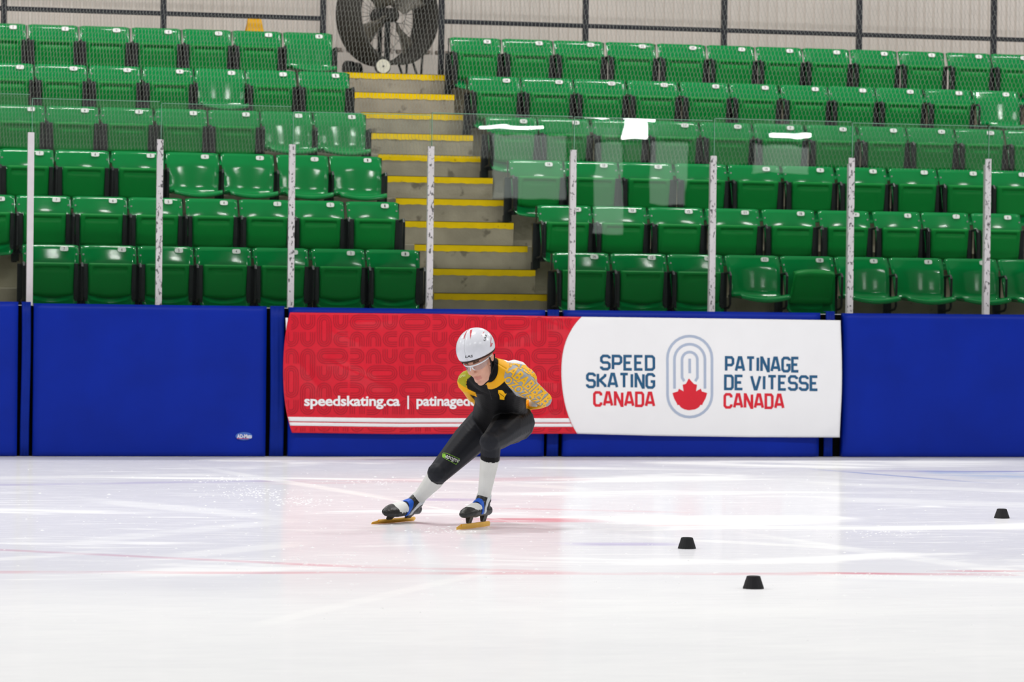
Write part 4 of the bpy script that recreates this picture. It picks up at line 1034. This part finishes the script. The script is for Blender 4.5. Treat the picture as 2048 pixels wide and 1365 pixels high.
# helmet
HSH = mat('helmet_white', (226, 228, 236), .22, .5, var=.01); HPAD = mat('helmet_pad', (58, 40, 32), .7, .3)
hc = (0, -.012, .061); hr = (.104, .125, .109)
def hel(az, el_, k=1.0, dz=0.0):
    # az from front (0) round to left; el_ from rim (0) to crown (1)
    rim = .030+.018*math.cos(az)        # rim rides higher in front
    rim_u = rim-hc[2]; s0 = rim_u/hr[2]
    e0 = math.asin(max(-1, min(1, s0))); e = e0+(math.pi/2-e0)*el_
    x = hr[0]*math.cos(e)*math.sin(az)*k; y = hr[1]*math.cos(e)*math.cos(az)*k; z = hr[2]*math.sin(e)*k
    if math.cos(az) < 0: y *= 1.06
    rdg = .003*max(0, math.cos(az*2))*math.cos(e)
    return H(hc[0]+x, hc[1]+y+0*rdg, hc[2]+z+dz)
mb = MB(); mb.shell(lambda u, v: hel(2*math.pi*u, v*.999), lambda u, v: hel(2*math.pi*u, v*.999, .95), 56, 20); hm_ = mb.obj('helmet', HSH, None, True); own(hm_)
hv = [Vector(v) for v in mb.v]; hb = BVHTree.FromPolygons(hv, mb.f)
def ontoh(px, py, off=.001):
    h = hb.ray_cast(Vector(EYE), Vector(ray(px, py)).normalized())
    return None if h[0] is None else np.array(h[0])-ray(px, py)*off
def sub(o, par): o.location = (0, 0, 0); o.parent = par; return o
mb = MB(); mb.shell(lambda u, v: hel(2*math.pi*u, .0, .965-.0*v, -.013*v+.001), lambda u, v: hel(2*math.pi*u, 0, .90, -.011*v+.001), 56, 2); o = mb.obj('rim_pad', HPAD, None, True); o.parent = hm_
def hdec(name, parts_, m, off=.0012): v, f = merge(parts_); o = decal(name, v, f, m, off, ontoh); o.parent = hm_; o.location = (0, 0, 0); return o
hdec('lettering', [tx('LAS', 360, 455, 92, 30, -4, .02)], KB).__setitem__('label', 'black lettering on the helmet front')
hdec('side_lettering', [tx('LAS', 562, 222, 78, 24, 287, .02)], KB)
hdec('red_flashes', [(lambda L: (L, [tuple(range(len(L)))]))([P2(*p) for p in q]) for q in ([(372, 122), (402, 118), (392, 160), (376, 240), (372, 180)], [(330, 140), (345, 132), (320, 175), (300, 240), (292, 235), (305, 185)], [(330, 128), (372, 118), (350, 132)], [(545, 145), (552, 150), (515, 200), (505, 215)], [(632, 195), (638, 230), (630, 330), (622, 345), (628, 280)], [(640, 285), (655, 290), (640, 330), (632, 335)])], KR)
# glasses
FRM = mat('glasses_white', (236, 236, 240), .3, .5, var=.01)
def glass_lens():
    m = bpy.data.materials.new('lens'); m.use_nodes = True; nt = m.node_tree; N = nt.nodes; b = N['Principled BSDF']; nt.nodes.remove(b)
    tr = N.new('ShaderNodeBsdfTransparent'); tr.inputs[0].default_value = (.80, .80, .84, 1); gl = N.new('ShaderNodeBsdfGlossy'); gl.inputs['Roughness'].default_value = .05
    mx = N.new('ShaderNodeMixShader'); mx.inputs[0].default_value = .14; nt.links.new(tr.outputs[0], mx.inputs[1]); nt.links.new(gl.outputs[0], mx.inputs[2]); nt.links.new(mx.outputs[0], N['Material Output'].inputs[0]); return m
def gp(a, u, k=1.0): return H(.080*math.sin(a)*k, .012+.094*math.cos(a)*k-.012*abs(math.sin(a)), u)
mb = MB()
mb.tube([gp(a, .012-.004*abs(math.sin(a))) for a in np.linspace(-1.35, 1.35, 30)], .0042, 6); mb.tube([gp(-1.35, .008), H(-.081, -.005, .006)], [.004, .003], 6); mb.tube([gp(1.35, .008), H(.083, -.005, .006)], [.0045, .003], 6)
for s in (-1, 1): mb.tube([gp(s*.05, .009), gp(s*.10, -.008, 1.01), gp(s*.19, -.018, 1.0)], [.004, .0035, .002], 6)
gf = mb.obj('glasses', FRM, None, True); own(gf)
mb = MB()
for s in (-1, 1):
    def lf(u, v, o_=0): a = s*(.12+1.1*u); return gp(a, .010-(.036*math.sin(math.pi*min(.98, .18+u*.72))**.6)*v, 1.0+o_)
    mb.grid(lambda u, v: lf(u, v), 12, 4)
LN = mb.obj('lens', glass_lens(), None, True); LN.parent = gf
# chin strap
STR = mat('strap_black', (16, 16, 18), .7, .3)
def tube_own(name, pts, r, m, n=6): mb = MB(); mb.tube(pts, r, n); return own(mb.obj(name, m, None, True))
cs = tube_own('chin_strap', [H(.088, .030, .010), H(.079, .022, -.03), H(.062, .030, -.085), H(.030, .060, -.122), H(0, .074, -.134), H(-.03, .060, -.122), H(-.062, .030, -.085), H(-.079, .022, -.03), H(-.088, .03, .01)], .0042, STR)
cs2 = tube_own('chin_strap', [H(.084, -.04, -.005), H(.074, -.012, -.055), H(.062, .028, -.083)], .0038, STR)
# skates
BT = mat('boot_black', (26, 26, 26), .38, .5, var=.25, vscale=30, bump=.2, bscale=70); GOLD = mat('blade_gold', (244, 190, 70), .32, .5, .5, var=.06, vscale=20); CUP = mat('cup_dark', (58, 52, 44), .35, .5, .7, var=.2); TONG = mat('boot_cover_white', (228, 230, 228), .5, .35, var=.02)
SBL = mat('strap_blue', (18, 92, 206), .4, .4); SWT = mat('strap_white', (214, 218, 222), .4, .4)
def skate(side, lab):
    QB, Q, fb, sb, ub = FOOT[side]; bz = BZ; R0 = BSC
    # blade: long gilded steel plate with slightly rockered edge
    mb = MB(); n = 24
    def bl(u, v, s): f = -.215+.43*u; lo = .0006+.0025*(2*u-1)**2; hi = .030-.012*max(0, (u-.86)/.14)-.008*max(0, (.05-u)/.05); return QB(f, s, lo+(hi-lo)*v)
    mb.shell(lambda u, v: bl(u, v, -.0011), lambda u, v: bl(u, v, .0011), n, 2)
    mb.shell(lambda u, v: QB(-.20+.36*u, -.005, .017+.013*v), lambda u, v: QB(-.20+.36*u, .005, .017+.013*v), 10, 1)
    blade = own(mb.obj('skate_blade', GOLD, None))
    # boot
    hb0 = -.095; bz = .062; b = Blob(); A = (fb, sb, ub)
    sole = [(-.105, .032, .028), (-.06, .034, .030), (-.01, .036, .030), (.045, .043, .030), (.09, .044, .028), (.125, .036, .024), (.150, .026, .019)]
    for i in range(len(sole)-1):
        for t in np.linspace(0, 1, 6): a_ = np.array(sole[i])*(1-t)+np.array(sole[i+1])*t; b.ell(Q(a_[0], 0, bz+a_[2]), (.030*R0, a_[1]*R0, a_[2]*R0), A)
    ank = Q(-.062, 0, bz+.098)
    b.cap(Q(-.072, 0, bz+.035), .036, Q(-.066, 0, bz+.085), .036); b.cap(Q(-.03, 0, bz+.045), .036, Q(-.052, 0, bz+.085), .038); b.cap(Q(.03, 0, bz+.030), .038, Q(-.03, 0, bz+.062), .037)
    b.cap(Q(-.088, 0, bz+.09), .022, Q(-.088, 0, bz+.115), .020)
    for s in (-1, 1): b.cap(Q(-.065, s*.024, bz+.08), .018, Q(-.065, s*.022, bz+.10), .016)
    me = b.remesh('skate_boot', .0045, 4, .5); me.materials.append(BT); boot = own(bpy.data.objects.new('skate_boot', me)); C.objects.link(boot)
    vb = verts(me); bb = BVHTree.FromPolygons([tuple(v) for v in vb], [tuple(p.vertices) for p in me.polygons])
    boot['label'] = lab
    c_ = Blob()
    for (f, w_, u) in [(.028, .039, .0565), (.05, .0405, .051), (.07, .041, .047), (.088, .040, .042), (.104, .036, .037)]: c_.ell(Q(f, 0, bz+u-.010), (.024, w_*BSC*1.01, .026*BSC), A)
    me2 = c_.remesh('instep_cover', .0045, 4, .5); me2.materials.append(TONG); o = bpy.data.objects.new('instep_cover', me2); C.objects.link(o); o.parent = boot
    b2 = Blob(); b2.V = b.V+c_.V; b2.F = b.F+[f+b.n for f in c_.F]; b2.n = b.n+c_.n; mu = b2.remesh('union', .003, 5, .5); VU = verts(mu); NU = np.empty(len(mu.vertices)*3); mu.vertices.foreach_get('normal', NU); NU = NU.reshape(-1, 3)
    FU = np.array([tuple(p.vertices) for p in mu.polygons if len(p.vertices) == 4])
    def strap(name, f0, tilt, m, w_=.011, ulo=-.03):
        # the strip of the boot surface between two leaning planes, lifted off as a band
        ax = nz(fb*math.cos(tilt)+ub*math.sin(tilt)); o0 = Q(f0, 0, bz+.045); t = (VU-o0)@ax; u_ = (VU-o0)@ub
        ok = (np.abs(t) < w_) & (u_ > ulo); fk = FU[ok[FU].all(1)]; ids = np.unique(fk); mp = {int(q): k for k, q in enumerate(ids)}; n_ = len(ids)
        vs_ = np.concatenate([VU[ids]+NU[ids]*.0045, VU[ids]-NU[ids]*.002]).tolist(); fs_ = [tuple(mp[int(q)] for q in f) for f in fk]; ec = {}
        for f in fs_:
            for k in range(4): e_ = (f[k], f[(k+1) % 4]); ec[e_] = 1
        rim_ = [e_ for e_ in ec if (e_[1], e_[0]) not in ec]
        me3 = bpy.data.meshes.new(name); me3.from_pydata(vs_, [], fs_+[tuple(q+n_ for q in f[::-1]) for f in fs_]+[(a_, a_+n_, b_+n_, b_) for a_, b_ in rim_]); me3.polygons.foreach_set('use_smooth', [True]*len(me3.polygons)); me3.materials.append(m)
        o = bpy.data.objects.new(name, me3); C.objects.link(o); o.parent = boot; o['label'] = {'strap_blue': 'blue buckle strap', 'strap_white': 'white ankle strap'}[m.name]; return o
    strap('buckle_strap', .014, .36, SBL, .0125); strap('ankle_strap', -.024, .52, SWT, .012)
    for f in (.060, -.125):
        mb = MB(); mb.shell(lambda u, v: QB(f-.022+.044*u+.006*(v-.5), -.016+.010*v, bz+.010-.040*v), lambda u, v: QB(f-.022+.044*u+.006*(v-.5), .016-.010*v, bz+.010-.040*v), 4, 4)
        mb.tube([QB(f-.012, -.009, bz-.022), QB(f-.012, .009, bz-.022)], .006, 8); o = mb.obj('mounting_cup', CUP, None); o.parent = boot
    return Q, ank
skate('L', 'black skate boot with white instep, image right')
skate('R', 'black skate boot, image left, rolled on to its inner edge')
